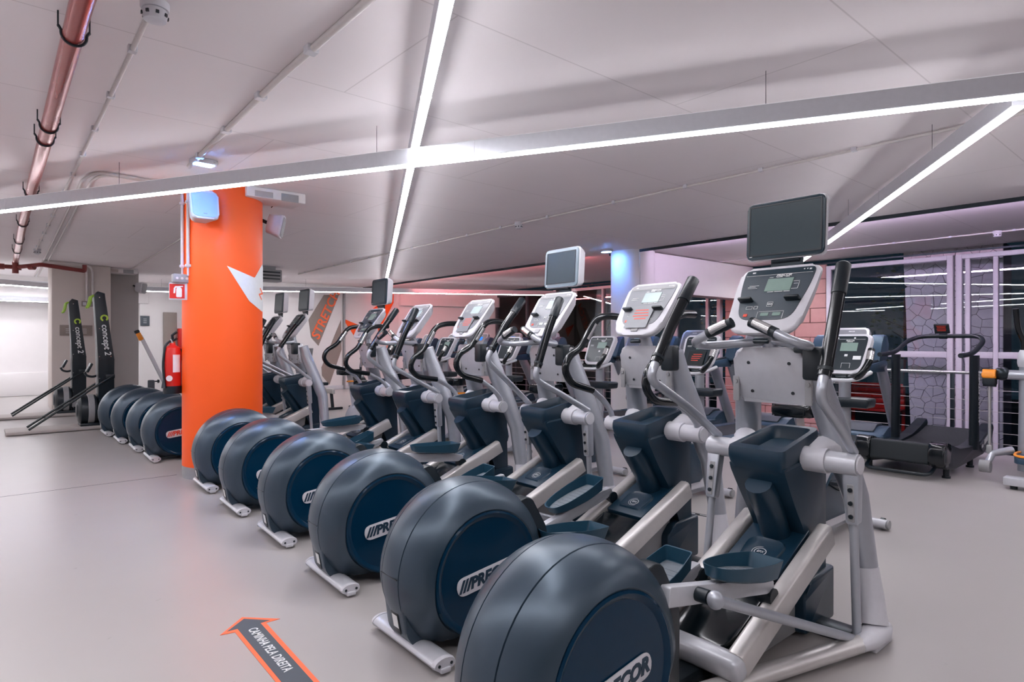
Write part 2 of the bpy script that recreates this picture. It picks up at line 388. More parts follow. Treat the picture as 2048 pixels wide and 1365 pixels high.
# ---- outside ground, terrace, trees
struct('ground_outside', B().box((23.0, 8.0, -1.1), (20.0, 44.0, 0.1)), 'soil', 'dark ground outside at night')
tb = tag(bpy.data.objects.new('terrace', None), 'low wooden terrace outside beneath the window transom', 'terrace'); COL.objects.link(tb); tb.location = (0, 0, 0)
for k in range(12): part('plank', B().box((13.95 + k * 0.165, 7.5, -0.55), (0.155, 6.2, 0.05), 0.006, 1), 'wood', tb)
for yy in (4.6, 7.5, 10.4): part('joist', B().box((14.85, yy, -0.82), (1.9, 0.12, 0.46)), 'wood', tb)
def tree(loc, h, leaf, label, n=420, spread=1.1, trunk=0.09):
    t = thing('tree', label, 'tree', loc, 0, 'trees outside the windows')
    b = B(); b.tube([(0, 0, 0), (0.05, 0.04, h * .35), (-0.04, 0.08, h * .7), (0.05, 0.0, h)], [trunk, trunk * .8, trunk * .55, trunk * .2], 8)
    for k in range(6):
        a = k * 1.05; z = h * (.42 + .08 * k); b.tube([(0, 0.04, z), (math.cos(a) * .35 * spread, math.sin(a) * .35 * spread, z + .35), (math.cos(a) * .8 * spread, math.sin(a) * .8 * spread, z + .6)], [trunk * .4, trunk * .25, .008], 6)
    part('trunk', b, 'bark', t)
    f = B()
    for k in range(n):
        a = random.uniform(0, 2 * PI); rr = spread * math.sqrt(random.random()) * 1.1; z = h * random.uniform(.4, 1.15)
        c = Vector((math.cos(a) * rr, math.sin(a) * rr, z)); s_ = random.uniform(.03, .075)
        R = Matrix.Rotation(random.uniform(0, 6), 3, 'Z') @ Matrix.Rotation(random.uniform(0, 3), 3, 'X')
        f.quad([c + R @ Vector(v) for v in ((-s_, 0, 0), (0, -s_ * .5, 0.01), (s_, 0, 0), (0, s_ * .5, 0.01))])
    part('foliage', f, leaf, t)['kind'] = 'stuff'
tree((17.6, 9.9, -1.05), 3.6, 'leaf_gold', 'sparse golden-leaved tree outside, right of the round column')
tree((17.0, 14.6, -1.05), 3.9, 'leaf_gold', 'golden-leaved tree outside, left of the round column')
tree((17.3, 5.0, -1.05), 4.2, 'leaf', 'dark bushy tree outside the large pane', 500)
tree((15.6, 1.6, -1.05), 5.0, 'leaf', 'bare-trunked tree outside the glazed door at the right edge', 160, 1.3, 0.16)
gl = thing('garden_fill_lamp', 'small garden lamp added outside near the trees as fill light', 'lamp', (15.2, 10.8, -1.05))  # added lamp, brings some warm light to the dark outside
part('post', B().cyl((0, 0, 0), (0, 0, 1.9), 0.03), 'dark_metal', gl); part('shade', B().lathe([(.11, 1.98), (.12, 2.0), (.03, 2.06)], axis='z', n=16), 'dark_metal', gl)
part('bulb', B().ell((0, 0, 1.94), (.05, .05, .04)), 'lamp_warm', gl)
rb = thing('red_bench', 'red slatted bench outside behind the nearest bike', 'bench', (14.9, 5.15, -0.52), 0, 'red benches outside')
for k in range(5): part('slat', B().box((0, 0, 0.52 + k * .11), (0.03, 1.1 - k * .02, .1), 0.008), 'red', rb)
for s_ in (-.5, .5): part('leg', B().box((0.06, s_, .47), (.06, .06, .94), .006), 'red', rb)
part('seat', B().box((-.2, 0, .45), (.4, 1.1, .05), .01), 'red', rb)
rc = copy_tree(rb); rc.location = (14.4, 14.4, -1.05); rc['label'] = 'red slatted bench outside far window, beyond the middle treadmills'
# ---- guard rail with cables
gr = thing('guard_rail', 'steel guard rail with horizontal cables along the floor edge', 'railing', (9.5, 0, 0))
part('handrail', B().tube([(0, -5, 1.0), (0, 15.9, 1.0)], 0.021, 12), 'chrome', gr)
pm = B().box((0, 0, 0.49), (0.012, 0.045, 0.98), 0.003).box((0, 0, 0.006), (0.1, 0.1, 0.012), 0.003).mesh('post', 'dark_metal')
y = -4.7
while y < 15.8: ob('post', pm, gr, TR(0, y, 0)); y += 1.42
cm = B().tube([(0, -5, 0), (0, 15.9, 0)], 0.0035, 6).mesh('cable', 'aluminium')
for z in (0.14, 0.27, 0.40, 0.53, 0.66, 0.79): ob('cable', cm, gr, TR(-0.012, 0, z))

# ================================================================== the orange pillar
PCX, PCY, PCR = 2.004, 7.051, 0.39
def on_column(px, py=682.5, out=0.0, R=PCR):
    """point of the column surface seen at an image position of the photograph"""
    fx, fy = math.sin(YAW), math.cos(YAW); r = (px - 1024) / F_PX; d = Vector((fx + r * fy, fy - r * fx)); c = Vector((PCX, PCY))
    a_, b_, c_ = d.dot(d), -2 * d.dot(c), c.dot(c) - R * R; D = max(0, b_ * b_ - 4 * a_ * c_)
    t_ = (-b_ - math.sqrt(D)) / (2 * a_); p = d * t_; n = (p - c).normalized(); q = p + n * out
    return Vector((q.x, q.y, CAM_H - (py - 682.5) / F_PX * t_)), n
pp = [(PCX + PCR * math.cos(2 * PI * k / 64), PCY + PCR * math.sin(2 * PI * k / 64)) for k in range(64)]
pil = struct('column_orange', B().prism(pp, 0.12, 3.0, 'xy'), 'orange', 'bright orange round column with a white star')
part('plinth', B().prism(pp, 0, 0.12, 'xy'), 'grey_plastic', pil)
up = [(454, 532), (509, 556), (524, 529)]; lo = [(454, 532), (498, 602), (524, 624)]
def at(L, s):
    for (a, za), (c, zc) in zip(L, L[1:]):
        if a <= s <= c: return za + (zc - za) * (s - a) / (c - a)
    return L[-1][1]
b = B(); prev = None; cols = []
for k in range(37):
    s = 454 + 70 * k / 36; u_, _ = on_column(s, at(up, s), .003); l_, _ = on_column(s, at(lo, s) + .3, .003); cols.append((u_, l_))
u_, l_ = cols[-1]; a0 = math.atan2(u_.y - PCY, u_.x - PCX)
for k in range(1, 13):     # the star goes on round the hidden side
    a_ = a0 + k * .06; cols.append((Vector((PCX + (PCR + .003) * math.cos(a_), PCY + (PCR + .003) * math.sin(a_), u_.z - .012 * k)), Vector((PCX + (PCR + .003) * math.cos(a_), PCY + (PCR + .003) * math.sin(a_), l_.z + .02 * k))))
for u_, l_ in cols:
    cur = (b.bm.verts.new(u_), b.bm.verts.new(l_))
    if prev: b.bm.faces.new((prev[0], prev[1], cur[1], cur[0]))
    prev = cur
part('star_graphic', b, 'ink_white', pil)
p_, n_ = on_column(521, 590, .005); tg = Vector((-n_.y, n_.x, 0))
ob('lettering', text_me('N', 0.13, 'sign_orange', 0.001, 0.15, 0.002), pil, frame(p_[:], tg * .5 + Vector((0, 0, 1)), -tg))

# ================================================================== linear lamps
def linear_lamp(p0, p1, z, label, wires=True, grp='white linear lamps under the ceiling'):
    p0, p1 = Vector((*p0, 0)), Vector((*p1, 0)); d = p1 - p0; L = d.length
    t = thing('linear_lamp', label, 'ceiling lamp', ((p0 + p1) / 2 + Vector((0, 0, z)))[:], math.degrees(math.atan2(d.y, d.x)), grp)
    part('housing', B().box((0, 0, 0.066), (L, 0.064, 0.112), 0.004, 1), 'silver_light', t)
    part('diffuser', B().box((0, 0, 0.004), (L - 0.02, 0.050, 0.012)), 'led', t)
    part('ceiling_fill', B().box((0, 0, 0.1235), (L - 0.02, 0.05, 0.003)), 'led_fill', t)  # glowing strip added on top of each lamp to lift the ceiling
    if wires:
        n = max(2, int(L / 2.2))
        for k in range(n): part('wire', B().cyl(((k + .5) / n * L - L / 2, 0, 0.126), ((k + .5) / n * L - L / 2, 0, CEIL - z - .001), 0.0018, 5), 'dark_metal', t)
    for k in range(1, int(L / 2.5)):
        xx = k * 2.5 - L / 2
        part('joint', B().box((xx, 0, 0.066), (0.006, 0.067, 0.114)), 'white_plastic', t)
linear_lamp((-0.95, 10.05), (4.19, 0.65), 2.67, 'long suspended lamp running left to right across the whole picture')
linear_lamp((0.80, 0.86), (7.85, 14.05), 2.80, 'lamp running from top centre away toward the stretch wall')
linear_lamp((4.30, 0.78), (12.75, 6.36), 2.67, 'lamp descending from the upper right edge behind the nearest screen')
linear_lamp((5.2, 16.42), (12.85, 12.15), 2.67, 'far lamp crossing in front of the stretch wall and distant windows')
linear_lamp((-3.2, 18.7), (3.0, 18.1), 2.67, 'far lamp at the left edge, beyond the pier', False)
linear_lamp((-2.5, 15.45), (1.3, 17.75), 2.60, 'slanting far lamp at the left edge, beneath the red pipe', False)
linear_lamp((-3.3, 19.3), (1.5, 19.2), 2.36, 'far lamp under the bulkhead of the white far wall')
linear_lamp((3.1, 18.3), (5.3, 17.6), 2.67, 'far lamp seen between pier and orange column')
linear_lamp((-3.0, 8.8), (2.2, -4.8), 2.67, 'unseen fill lamp added over the walkway left of the machines')  # extra lamp out of view, added for fill
linear_lamp((-2.7, 9.6), (-1.2, 15.0), 2.67, 'unseen lamp added left of the ski machines to brighten the pier')  # extra lamp out of view, added because the pier was too dark
linear_lamp((4.5, -4.5), (8.3, 1.2), 2.67, 'unseen fill lamp added over the floor right of the viewpoint')  # another unseen lamp added as fill light
# coloured coves behind the ceiling trim
def cove(y0, y1, m, label):
    t = thing('cove_light', label, 'cove light', (8.815, (y0 + y1) / 2, 2.975))
    part('channel', B().box((0, 0, 0), (0.022, y1 - y0, 0.04), 0.003), 'dark_metal', t)
    part('strip', B().box((0.014, 0, 0.0), (0.006, y1 - y0 - 0.02, 0.03)), m, t)
cove(-4.5, 6.3, 'cove_lilac', 'lilac cove light behind the ceiling trim on the near side')
cove(8.3, 16.4, 'cove_pink', 'pink cove light behind the ceiling trim beyond the round column')
# ================================================================== elliptical trainers
# local frame: x forward (towards the console), y left, z up, origin under the rear stabiliser
RAMP_A = math.degrees(math.atan2(0.35, 0.81))
def ramp_z(x): return 0.15 + (x - 1.02) * 0.432
DC = (0.29, 0.335)           # drum centre (x, z)
def build_shared():
    P = {}
    b = B(); b.tube([(0, -.27, .045), (0, .27, .045)], 1, 16, True, .028, .055, up=(0, 0, 1)); P['rear_stabilizer'] = b.mesh('rear_stabilizer', 'silver_light')
    b = B(); b.tube([(0, -.005, 0), (0, .016, 0)], [1, .9], 16, True, .03, .057, up=(0, 0, 1)); b.box((0, .01, -.022), (.05, .03, .022), .006); P['end_cap'] = b.mesh('end_cap', 'white_plastic')
    b = B()
    for s in (-.03, .03): b.cyl((s, .017, 0), (s, .019, 0), .007, 8)
    P['screw'] = b.mesh('screw', 'black')
    # base: centre spine and V tubes to the front feet
    b = B(); b.box((.75, 0, .055), (1.5, .10, .06), .012); b.box((1.85, 0, .045), (.10, .62, .05), .012)
    P['spine'] = b.mesh('spine', 'dark_metal')
    b = B(); b.tube([(.72, .07, .05), (1.0, .15, .05), (1.80, .365, .05)], .036, 12, True, 1, 1.25); P['tubeL'] = b.mesh('base_tube', 'aluminium')
    b = B(); b.tube([(.72, -.07, .05), (1.0, -.15, .05), (1.80, -.365, .05)], .036, 12, True, 1, 1.25); P['tubeR'] = b.mesh('base_tube', 'aluminium')
    # drum: lathed about y, with two seam grooves, lower back drawn down to the stabiliser
    def drum_profile(y0, y1, n):
        out = []
        for k in range(n + 1):
            y = y0 + (y1 - y0) * k / n; t = abs(y) / .206
            out.append((0.272 + 0.133 * math.sqrt(max(0, 1 - t ** 2.15)), y))
        return out
    prof = [(0.25, -.180)] + drum_profile(-.204, -.078, 9) + [(.392, -.076), (.392, -.074)] + drum_profile(-.072, .072, 6) + [(.392, .074), (.392, .076)] + drum_profile(.078, .204, 9) + [(0.25, .180)]
    b = B(); b.lathe(prof, (DC[0], 0, DC[1]), 'y', 64)
    for v in b.bm.verts:
        x, y, z = v.co
        if z < .335:
            # pull the lower rear into a tapering wedge, keep above the floor, narrow towards the bottom
            k = (.335 - z) / .335; v.co.y = y * (1 - .42 * max(0, k) ** 1.4)
            v.co.z = max(z, .045)
            if x < .29: v.co.x = x + (-.02 - x) * 0.10 * k if x < -.02 else x
    P['drum'] = b.mesh('drum_housing', 'drum_grey', 30)
    b = B(); b.prism(fillet2([(-.11, .34), (.05, .42), (.24, .30), (.24, .05), (-.03, .05), (-.065, .10)], [.02, .1, .1, .02, .01, .02]), -.085, .085, 'xz', .02); P['drum_heel'] = b.mesh('drum_heel', 'drum_grey', 30)
    # glossy side cover with raised ring (side +1 = left)
    for s, nm in ((-1, 'coverR'), (1, 'coverL')):
        pr = [(.001, s * .194), (.252, s * .195), (.262, s * .203), (.274, s * .207), (.283, s * .203), (.287, s * .18)]
        b = B(); b.lathe(pr if s > 0 else pr, (DC[0], 0, DC[1]), 'y', 64); P[nm] = b.mesh('side_cover', 'navy_gloss', 30)
    pill = fillet2([(-.175, -.042), (.175, -.042), (.175, .042), (-.175, .042)], .0415, 6)
    b = B(); b.prism(pill, 0, .005, 'xy', .0015); P['pill'] = b.mesh('logo_plate', 'white_plastic')
    b = B(); b.box((-.1122, 0, .36), (.004, .146, .003)); P['seam'] = b.mesh('shell_seam', 'black')
    b = B(); b.box((0, 0, 0), (.002, .045, .06)); P['sticker'] = b.mesh('rating_label', 'ink_white')
    b = B(); b.box((0, 0, 0), (.004, .06, .10), .002); P['stickerbg'] = b.mesh('label_panel', 'black')
    # slots in the drum's front where the pedal arms come out
    b = B(); b.prism(fillet2([(.50, .61), (.60, .63), (.715, .44), (.715, .12), (.62, .12), (.60, .40)], .03), -.14, -.07, 'xz', .006); b.prism(fillet2([(.50, .61), (.60, .63), (.715, .44), (.715, .12), (.62, .12), (.60, .40)], .03), .07, .14, 'xz', .006); P['slot'] = b.mesh('arm_slot', 'black')
    # ramp
    a = (1.02, .145); c = (1.83, .495)
    for s, nm in ((-1, 'railR'), (1, 'railL')):
        b = B(); M = TR((a[0] + c[0]) / 2, s * .185, (a[1] + c[1]) / 2, 0, -RAMP_A, 0)
        b.prism(fillet2([(-.038, -.055), (.036, -.055), (.036, .032), (.02, .05), (-.02, .05), (-.038, .038)] if s < 0 else [(-.036, -.055), (.038, -.055), (.038, .038), (.02, .05), (-.02, .05), (-.036, .032)], .008, 2), -.44, .44, 'yz', .006, M); P[nm] = b.mesh('ramp_rail', 'aluminium')
    b = B(); b.box((-.455, 0, -.004), (.085, .45, .104), .03, 3, TR(1.425, 0, .32, 0, -RAMP_A, 0)); P['crossbar'] = b.mesh('ramp_end_bar', 'silver_light')
    M = TR((a[0] + c[0]) / 2, 0, (a[1] + c[1]) / 2, 0, -RAMP_A, 0)
    b = B(); b.box((0, 0, -.02), (.86, .30, .02), 0, M=M); P['ramp_bed'] = b.mesh('ramp_bed', 'black')
    b = B(); b.prism(fillet2([(-.42, -.135), (0.03, -.135), (0.03, .135), (-.42, .135)], [.09, .01, .01, .09], 5), -.008, .02, 'xy', .01, M); P['tray_low'] = b.mesh('ramp_tray', 'black_gloss')
    b = B(); b.prism(fillet2([(.05, -.135), (.40, -.135), (.40, .135), (.05, .135)], .012), -.008, .028, 'xy', .006, M)
    P['cover_up'] = b.mesh('ramp_cover', 'navy'); 
    b = B(); o = fillet2([(.10, -.085), (.27, -.10), (.27, .10), (.10, .085)], [.02, .07, .07, .02], 6)
    N = len(o); ca = (.18, 0); vo = [b.bm.verts.new(M @ Vector((p[0], p[1], .028))) for p in o]; vt = [b.bm.verts.new(M @ Vector((ca[0] + (p[0] - ca[0]) * .93, p[1] * .93, .036))) for p in o]; vi = [b.bm.verts.new(M @ Vector((ca[0] + (p[0] - ca[0]) * .78, p[1] * .78, .030))) for p in o]
    for k in range(N):
        b.bm.faces.new((vo[k], vo[(k + 1) % N], vt[(k + 1) % N], vt[k])); b.bm.faces.new((vt[k], vt[(k + 1) % N], vi[(k + 1) % N], vi[k]))
    b.bm.faces.new(vi); P['recess'] = b.mesh('ramp_dish', 'navy', 60)
    b = B()
    for r0, r1 in ((.026, .023), (.036, .034)):
        n = 28; A = [b.bm.verts.new(M @ Vector((.165 + r0 * math.cos(2 * PI * k / n), r0 * 1.1 * math.sin(2 * PI * k / n), .0325))) for k in range(n)]; C = [b.bm.verts.new(M @ Vector((.165 + r1 * math.cos(2 * PI * k / n), r1 * 1.1 * math.sin(2 * PI * k / n), .0325))) for k in range(n)]
        for k in range(n if r0 < .03 else 17): b.bm.faces.new((A[k], A[(k + 1) % n], C[(k + 1) % n], C[k]))
    P['emblem'] = b.mesh('emblem_rings', 'ink_white'); P['M_ramp'] = M
    b = B(); b.prism([(1.05, .03), (1.75, .03), (1.80, .42), (1.72, .43), (1.10, .14)], -.10, -.06, 'xz', .004); b.prism([(1.05, .03), (1.75, .03), (1.80, .42), (1.72, .43), (1.10, .14)], .06, .10, 'xz', .004); P['ramp_side'] = b.mesh('ramp_support', 'grey_plastic')
    b = B(); b.box((1.40, -.102, .17), (.03, .003, .018)); P['warn'] = b.mesh('warning_label', 'yellow')
    # tower shroud
    b = B(); b.prism(fillet2([(1.53, .80), (1.52, .84), (1.92, .845), (1.955, .80), (2.0, .05), (1.86, .05), (1.84, .28), (1.74, .50), (1.62, .66)], [.02, .015, .015, .04, .02, .02, .04, .05, .08]), -.128, .128, 'xz', .03, None, 3)
    for v in b.bm.verts:
        if v.co.z > .78: v.co.y *= 1.05
        elif v.co.z > .6: v.co.y *= 1 + .05 * (v.co.z - .6) / .18
    P['shroud'] = b.mesh('tower_shroud', 'navy', 35)
    # open tray rim on top
    o = fillet2([(1.505, -.14), (1.93, -.122), (1.93, .122), (1.505, .14)], [.03, .05, .05, .03], 4)
    i_ = fillet2([(1.56, -.108), (1.885, -.095), (1.885, .095), (1.56, .108)], [.03, .04, .04, .03], 4)
    tz = lambda x, dz: .885 + (x - 1.50) * .17 + dz
    b = B(); N = len(o)
    rings = [[b.bm.verts.new((p[0], p[1], tz(p[0], d))) for p in L] for L, d in (([(1.72 + (p[0] - 1.72) * .90, p[1] * .93) for p in o], -.085), ([(1.71 + (p[0] - 1.71) * .96, p[1] * .98) for p in o], -.055), (o, -.028), (o, .0), ([(1.7 + (p[0] - 1.7) * .985, p[1] * .97) for p in o], .016), ([(1.7 + (p[0] - 1.7) * 1.03, p[1] * 1.04) for p in i_], .018), (i_, .010))]
    rings.append([b.bm.verts.new((1.7 + (p[0] - 1.7) * .93, p[1] * .9, tz(p[0], -.042))) for p in i_])
    for r0, r1 in zip(rings, rings[1:]):
        for k in range(N): b.bm.faces.new((r0[k], r0[(k + 1) % N], r1[(k + 1) % N], r1[k]))
    b.bm.faces.new(rings[-1]); P['tray'] = b.mesh('bottle_tray', 'navy', 35)
    b = B(); b.tube([(1.545, 0, .735), (1.585, 0, .69), (1.66, 0, .58), (1.735, 0, .44)], [.055, .064, .062, .062], 14, True, 1.0, 1.15); P['scoop'] = b.mesh('tower_spout', 'navy', 50)
    b = B(); b.prism(fillet2([(1.70, .03), (2.02, .03), (2.02, .29), (1.76, .27), (1.70, .21)], .02), -.15, .15, 'xz', .015); P['box'] = b.mesh('lower_cover', 'navy', 35)
    # pivots
    for s, nm in ((-1, 'hubR'), (1, 'hubL')):
        b = B(); b.cyl((1.74, s * .13, .85), (1.74, s * .235, .85), .058, 20); b.tube([(1.74, s * .17, .85), (1.80, s * .20, .90), (1.87, s * .225, .90)], [.056, .06, .05], 14); P[nm] = b.mesh('pivot_housing', 'white_plastic', 50)
    # legs, feet
    for s, nm in ((-1, 'legR'), (1, 'legL')):
        b = B(); b.tube([(1.735, s * .165, 1.33), (1.765, s * .17, 1.22), (1.86, s * .22, .95), (1.96, s * .27, .66), (1.975, s * .315, .33), (1.95, s * .345, .16)], [.058, .066, .068, .062, .052, .048], 14, True, 1.12, .88, up=(1, 0, 0)); P[nm] = b.mesh('leg', 'silver', 60)
        b = B(); b.tube([(1.975, s * .315, .335), (1.965, s * .335, .20), (1.93, s * .355, .09)], [.052, .06, .07], 14, True, 1.2, .9, up=(1, 0, 0)); b.tube([(1.74, s * .365, .05), (1.82, s * .372, .06), (1.93, s * .37, .065), (2.03, s * .355, .05), (2.06, s * .35, .045)], [.03, .052, .058, .045, .02], 14, True, .85, 1.1, up=(0, 0, 1)); b.box((1.93, s * .37, .012), (.2, .07, .024), .006); P['foot' + nm[-1]] = b.mesh('foot_cover', 'white_plastic', 60)
    # console mounting plate between the legs
    b = B(); b.prism(fillet2([(-.17, 1.10), (.17, 1.10), (.185, 1.20), (.175, 1.37), (-.175, 1.37), (-.185, 1.20)], [.02, .02, .02, .06, .06, .02], 4), 1.66, 1.775, 'yz', .022, None, 3)
    for v in b.bm.verts: v.co.x -= (v.co.z - 1.23) * .28
    P['plate'] = b.mesh('mounting_plate', 'silver_light', 40)
    b = B(); b.cyl((.004, 0, 0), (-.004, 0, 0), .008, 10); P['bolt'] = b.mesh('bolt', 'black')
    b = B(); b.cyl((-.002, 0, 0), (-.014, 0, 0), .011, 8); P['nut'] = b.mesh('nut', 'grey_plastic')
    b = B(); b.box((1.667, 0, 1.165), (.012, .034, .125), .005); P['strap'] = b.mesh('side_bracket', 'grey_plastic')
    b = B(); b.tube([(1.68, 0, 1.35), (1.665, 0, 1.42), (1.66, 0, 1.50)], [.045, .034, .036], 14); P['stem'] = b.mesh('console_stem', 'silver')
    b = B(); b.box((1.60, -.235, 1.30), (.07, .09, .15), .015); b.box((1.62, -.20, 1.36), (.10, .10, .03), .01); P['holder'] = b.mesh('bottle_holder', 'black')
    # fixed handlebars with sensors (type with straight arms)
    for s, nm in ((-1, 'fixR'), (1, 'fixL')):
        path = fillet([(1.66, s * .01, 1.40), (1.60, s * .16, 1.385), (1.50, s * .27, 1.375), (1.39, s * .245, 1.395), (1.385, s * .16, 1.435)], .06, 5)
        b = B(); b.tube(path, .0205, 12); P[nm] = b.mesh('fixed_handlebar', 'silver', 60)
        b = B(); b.tube([(1.385, s * .165, 1.433), (1.395, s * .045, 1.485)], .0245, 12); P['grip' + nm[-1]] = b.mesh('grip', 'black')
        b = B(); b.tube([(1.377, s * .145, 1.447), (1.387, s * .065, 1.482)], .022, 12); P['sens' + nm[-1]] = b.mesh('pulse_sensor', 'chrome')
    return P
SH = build_shared()
# ---- console kinds
CM = frame((1.66, 0, 1.60), (0, -1, 0), (.584, 0, .812))
def console_meshes(kind):
    K = {}
    w1, w0 = .198, .172
    out = fillet2([(-w0, -.20), (w0, -.20), (w1, .08), (w1, .205), (-w1, .205), (-w1, .08)], [.10, .10, .12, .05, .05, .12], 6)
    b = B(); b.prism(out, -.055, .0, 'xy', .016, CM, 3, None)
    for v in b.bm.verts:
        l = CM.inverted() @ v.co
        if l.z < -.03: v.co = CM @ Vector((l.x * .86, l.y * .88, l.z - .012))
    K['shell'] = b.mesh('console_shell', 'white_plastic' if kind != 'bike' else 'silver_light', 45)
    fc = {'dark': 'face_dark', 'grey': 'face_grey', 'bike': 'face_navy'}[kind]
    f = fillet2([(-.128, -.125), (.128, -.125), (w1 - .028, .08), (w1 - .022, .188), (-w1 + .022, .188), (-w1 + .028, .08)], [.06, .06, .1, .03, .03, .1], 6)
    b = B(); b.prism(f, .0, .003, 'xy', .001, CM); K['face'] = b.mesh('console_face', fc, 45)
    b = B(); b.prism(fillet2([(-.168, .155), (.168, .155), (.17, .184), (-.17, .184)], .012), .003, .0045, 'xy', 0, CM); K['header'] = b.mesh('header_strip', 'bezel_dark' if kind != 'grey' else 'grey_plastic')
    b = B(); b.box((.02, .085, .004), (.128, .078, .004), .001, 1, CM); K['lcd'] = b.mesh('display', 'lcd_light' if kind == 'grey' else 'lcd')
    b = B()
    for (x, y, ww, hh) in ((0, .150, .33, .0016), (-.01, .041, .03, .003), (.03, .041, .04, .003), (.07, .041, .03, .003), (-.03, .132, .02, .003), (.01, .132, .03, .003), (.05, .132, .02, .003), (.102, .10, .03, .002), (.102, .085, .02, .002), (.117, .075, .002, .04), (.102, .055, .03, .002), (-.105, .085, .05, .002), (-.115, .077, .04, .002), (-.11, .069, .05, .002),
                           (-.088, -.045, .03, .0016), (-.088, -.061, .03, .0016), (-.103, -.053, .0016, .016), (-.073, -.053, .0016, .016), (-.055, -.045, .018, .0016), (-.055, -.061, .018, .0016), (-.064, -.053, .0016, .016), (-.046, -.053, .0016, .016),
                           (0.03, -.078, .12, .0016), (-.035, -.10, .0016, .044), (.09, -.10, .0016, .044), (.01, -.022, .026, .0016), (.01, -.048, .026, .0016), (-.003, -.035, .0016, .026), (.023, -.035, .0016, .026), (-.17 + .04, .17, .016, .008), (.12, .172, .006, .006), (.135, .172, .006, .006), (.15, .17, .01, .008)):
        b.box((x, y, .0052), (ww, hh, .001), 0, 1, CM)
    K['marks'] = b.mesh('printed_marks', 'ink_white')
    b = B()
    for x in (.0, .058): b.box((x, -.094, .004), (.04, .02, .003), .001, 1, CM)
    K['minis'] = b.mesh('small_display', 'lcd' if kind != 'grey' else 'lcd_light')
    b = B(); b.box((-.095, -.098, .0045), (.02, .016, .002), 0, 1, CM); K['stop'] = b.mesh('stop_key', 'ink_red')
    b = B()
    for s in (-1, 1):
        b.prism([(.0, .0), (.036, -.004), (.036, -.010), (.0, -.022)], -.034, .034, 'yz', .002, CM @ frame((s * .118, -.005, .002), (0, 0, 1), (0, 1, 0)) @ Matrix.Rotation(PI / 2, 4, 'Z') if False else CM @ Matrix(((0, 0, 0, 0),) * 4) if False else None) if False else b.box((s * .115, -.012, .018), (.07, .014, .036), .005, 2, CM)
    K['shelf'] = b.mesh('phone_shelf', 'black')
    b = B(); b.box((0, -.215, -.045), (.075, .02, .022), .005, 2, CM); K['jack'] = b.mesh('jack_panel', 'face_navy')
    b = B(); b.box((0.0, -.158, .003), (.05, .035, .006), .004, 2, CM); K['scroll'] = b.mesh('scroll_key', 'grey_plastic')
    return K
CK = {k: console_meshes(k) for k in ('dark', 'grey')}
def add_console(root, kind, M=None, decal=None):
    K = CK[kind]; c = ob('console', K['shell'], root, M)
    for n in ('face', 'header', 'lcd', 'marks', 'minis', 'stop', 'shelf', 'jack', 'scroll'): ob({'face': 'console_face', 'header': 'header_strip', 'lcd': 'display', 'marks': 'printed_marks', 'minis': 'small_display', 'stop': 'stop_key', 'shelf': 'phone_shelf', 'jack': 'jack_panel', 'scroll': 'scroll_key'}[n], K[n], c).update_tag() if n != 'marks' else tag(ob('printed_marks', K[n], c), kind='stuff')
    ob('lettering', text_me('PRECOR', .020, 'ink_white', .0004, .25, .0006), c, CM @ TR(.03, .142, .0056))
    ob('lettering', text_me('GO', .014, 'ink_white', .0004, 0, .0004), c, CM @ TR(.010, -.035, .0056))
    if decal:
        part('notice_sheet', B().box((.0, -.07, .012), (.17, .17, .001), 0, 1, CM), 'face_grey' if decal == 'grey' else 'black_matte', c)
        b = B()
        for k, ww in enumerate((.10, .11, .12, .09)): b.box((.0 + .004 * k, -.02 - .022 * k, .0132), (ww, .007, .0006), 0, 1, CM)
        part('notice_print', b, 'ink_red', c)['kind'] = 'stuff'
    return c
# ---- screens above the console
def tv_mesh(kind):
    K = {}
    if kind == 'wide': wd, hh, bz, th = .40, .295, .024, .035
    else: wd, hh, bz, th = .375, .30, .034, .085
    o = fillet2([(-wd / 2, -hh / 2), (wd / 2, -hh / 2), (wd / 2, hh / 2), (-wd / 2, hh / 2)], .028, 4)
    b = B(); b.prism(o, -th, -.012, 'xy', .012, None, 3, None)
    for v in b.bm.verts:
        if v.co.z < -th * .7: v.co.x *= .9; v.co.y *= .9
    K['back'] = b.mesh('screen_back', 'white_plastic')
    b = B(); b.prism([(x * .97, y * .965) for x, y in o], -.013, 0, 'xy', .005); K['bezel'] = b.mesh('bezel', {'wide': 'bezel_dark', 'old': 'bezel_grey', 'navy': 'bezel_dark'}[kind])
    sw, sh = wd / 2 - bz, hh / 2 - bz
    b = B(); b.prism(fillet2([(-sw, -sh + .004), (sw, -sh + .004), (sw, sh), (-sw, sh)], .004), -.002, .0012, 'xy'); K['glass'] = b.mesh('screen_panel', 'screen')
    b = B(); sw2, sh2 = sw + .003, sh + .003
    b.box((0, sh2, .001), (2 * sw2, .007, .004)); b.box((0, -sh2 + .004, .001), (2 * sw2, .007, .004)); b.box((-sw2, .002, .001), (.007, 2 * sh2, .004)); b.box((sw2, .002, .001), (.007, 2 * sh2, .004)); K['lip'] = b.mesh('screen_lip', 'black')
    b = B(); b.box((-wd / 2 + .03, -hh / 2 + .022, .0006), (.014, .008, .001)); K['mark'] = b.mesh('maker_mark', 'ink_white')
    b = B(); b.box((0, -hh / 2 - .025, -.04), (.16, .06, .018), .005); b.cyl((-.07, -hh / 2 - .005, -.03), (.07, -hh / 2 - .005, -.03), .012); K['arm'] = b.mesh('screen_arm', 'dark_metal')
    return K
TVK = {k: tv_mesh(k) for k in ('wide', 'old', 'navy')}
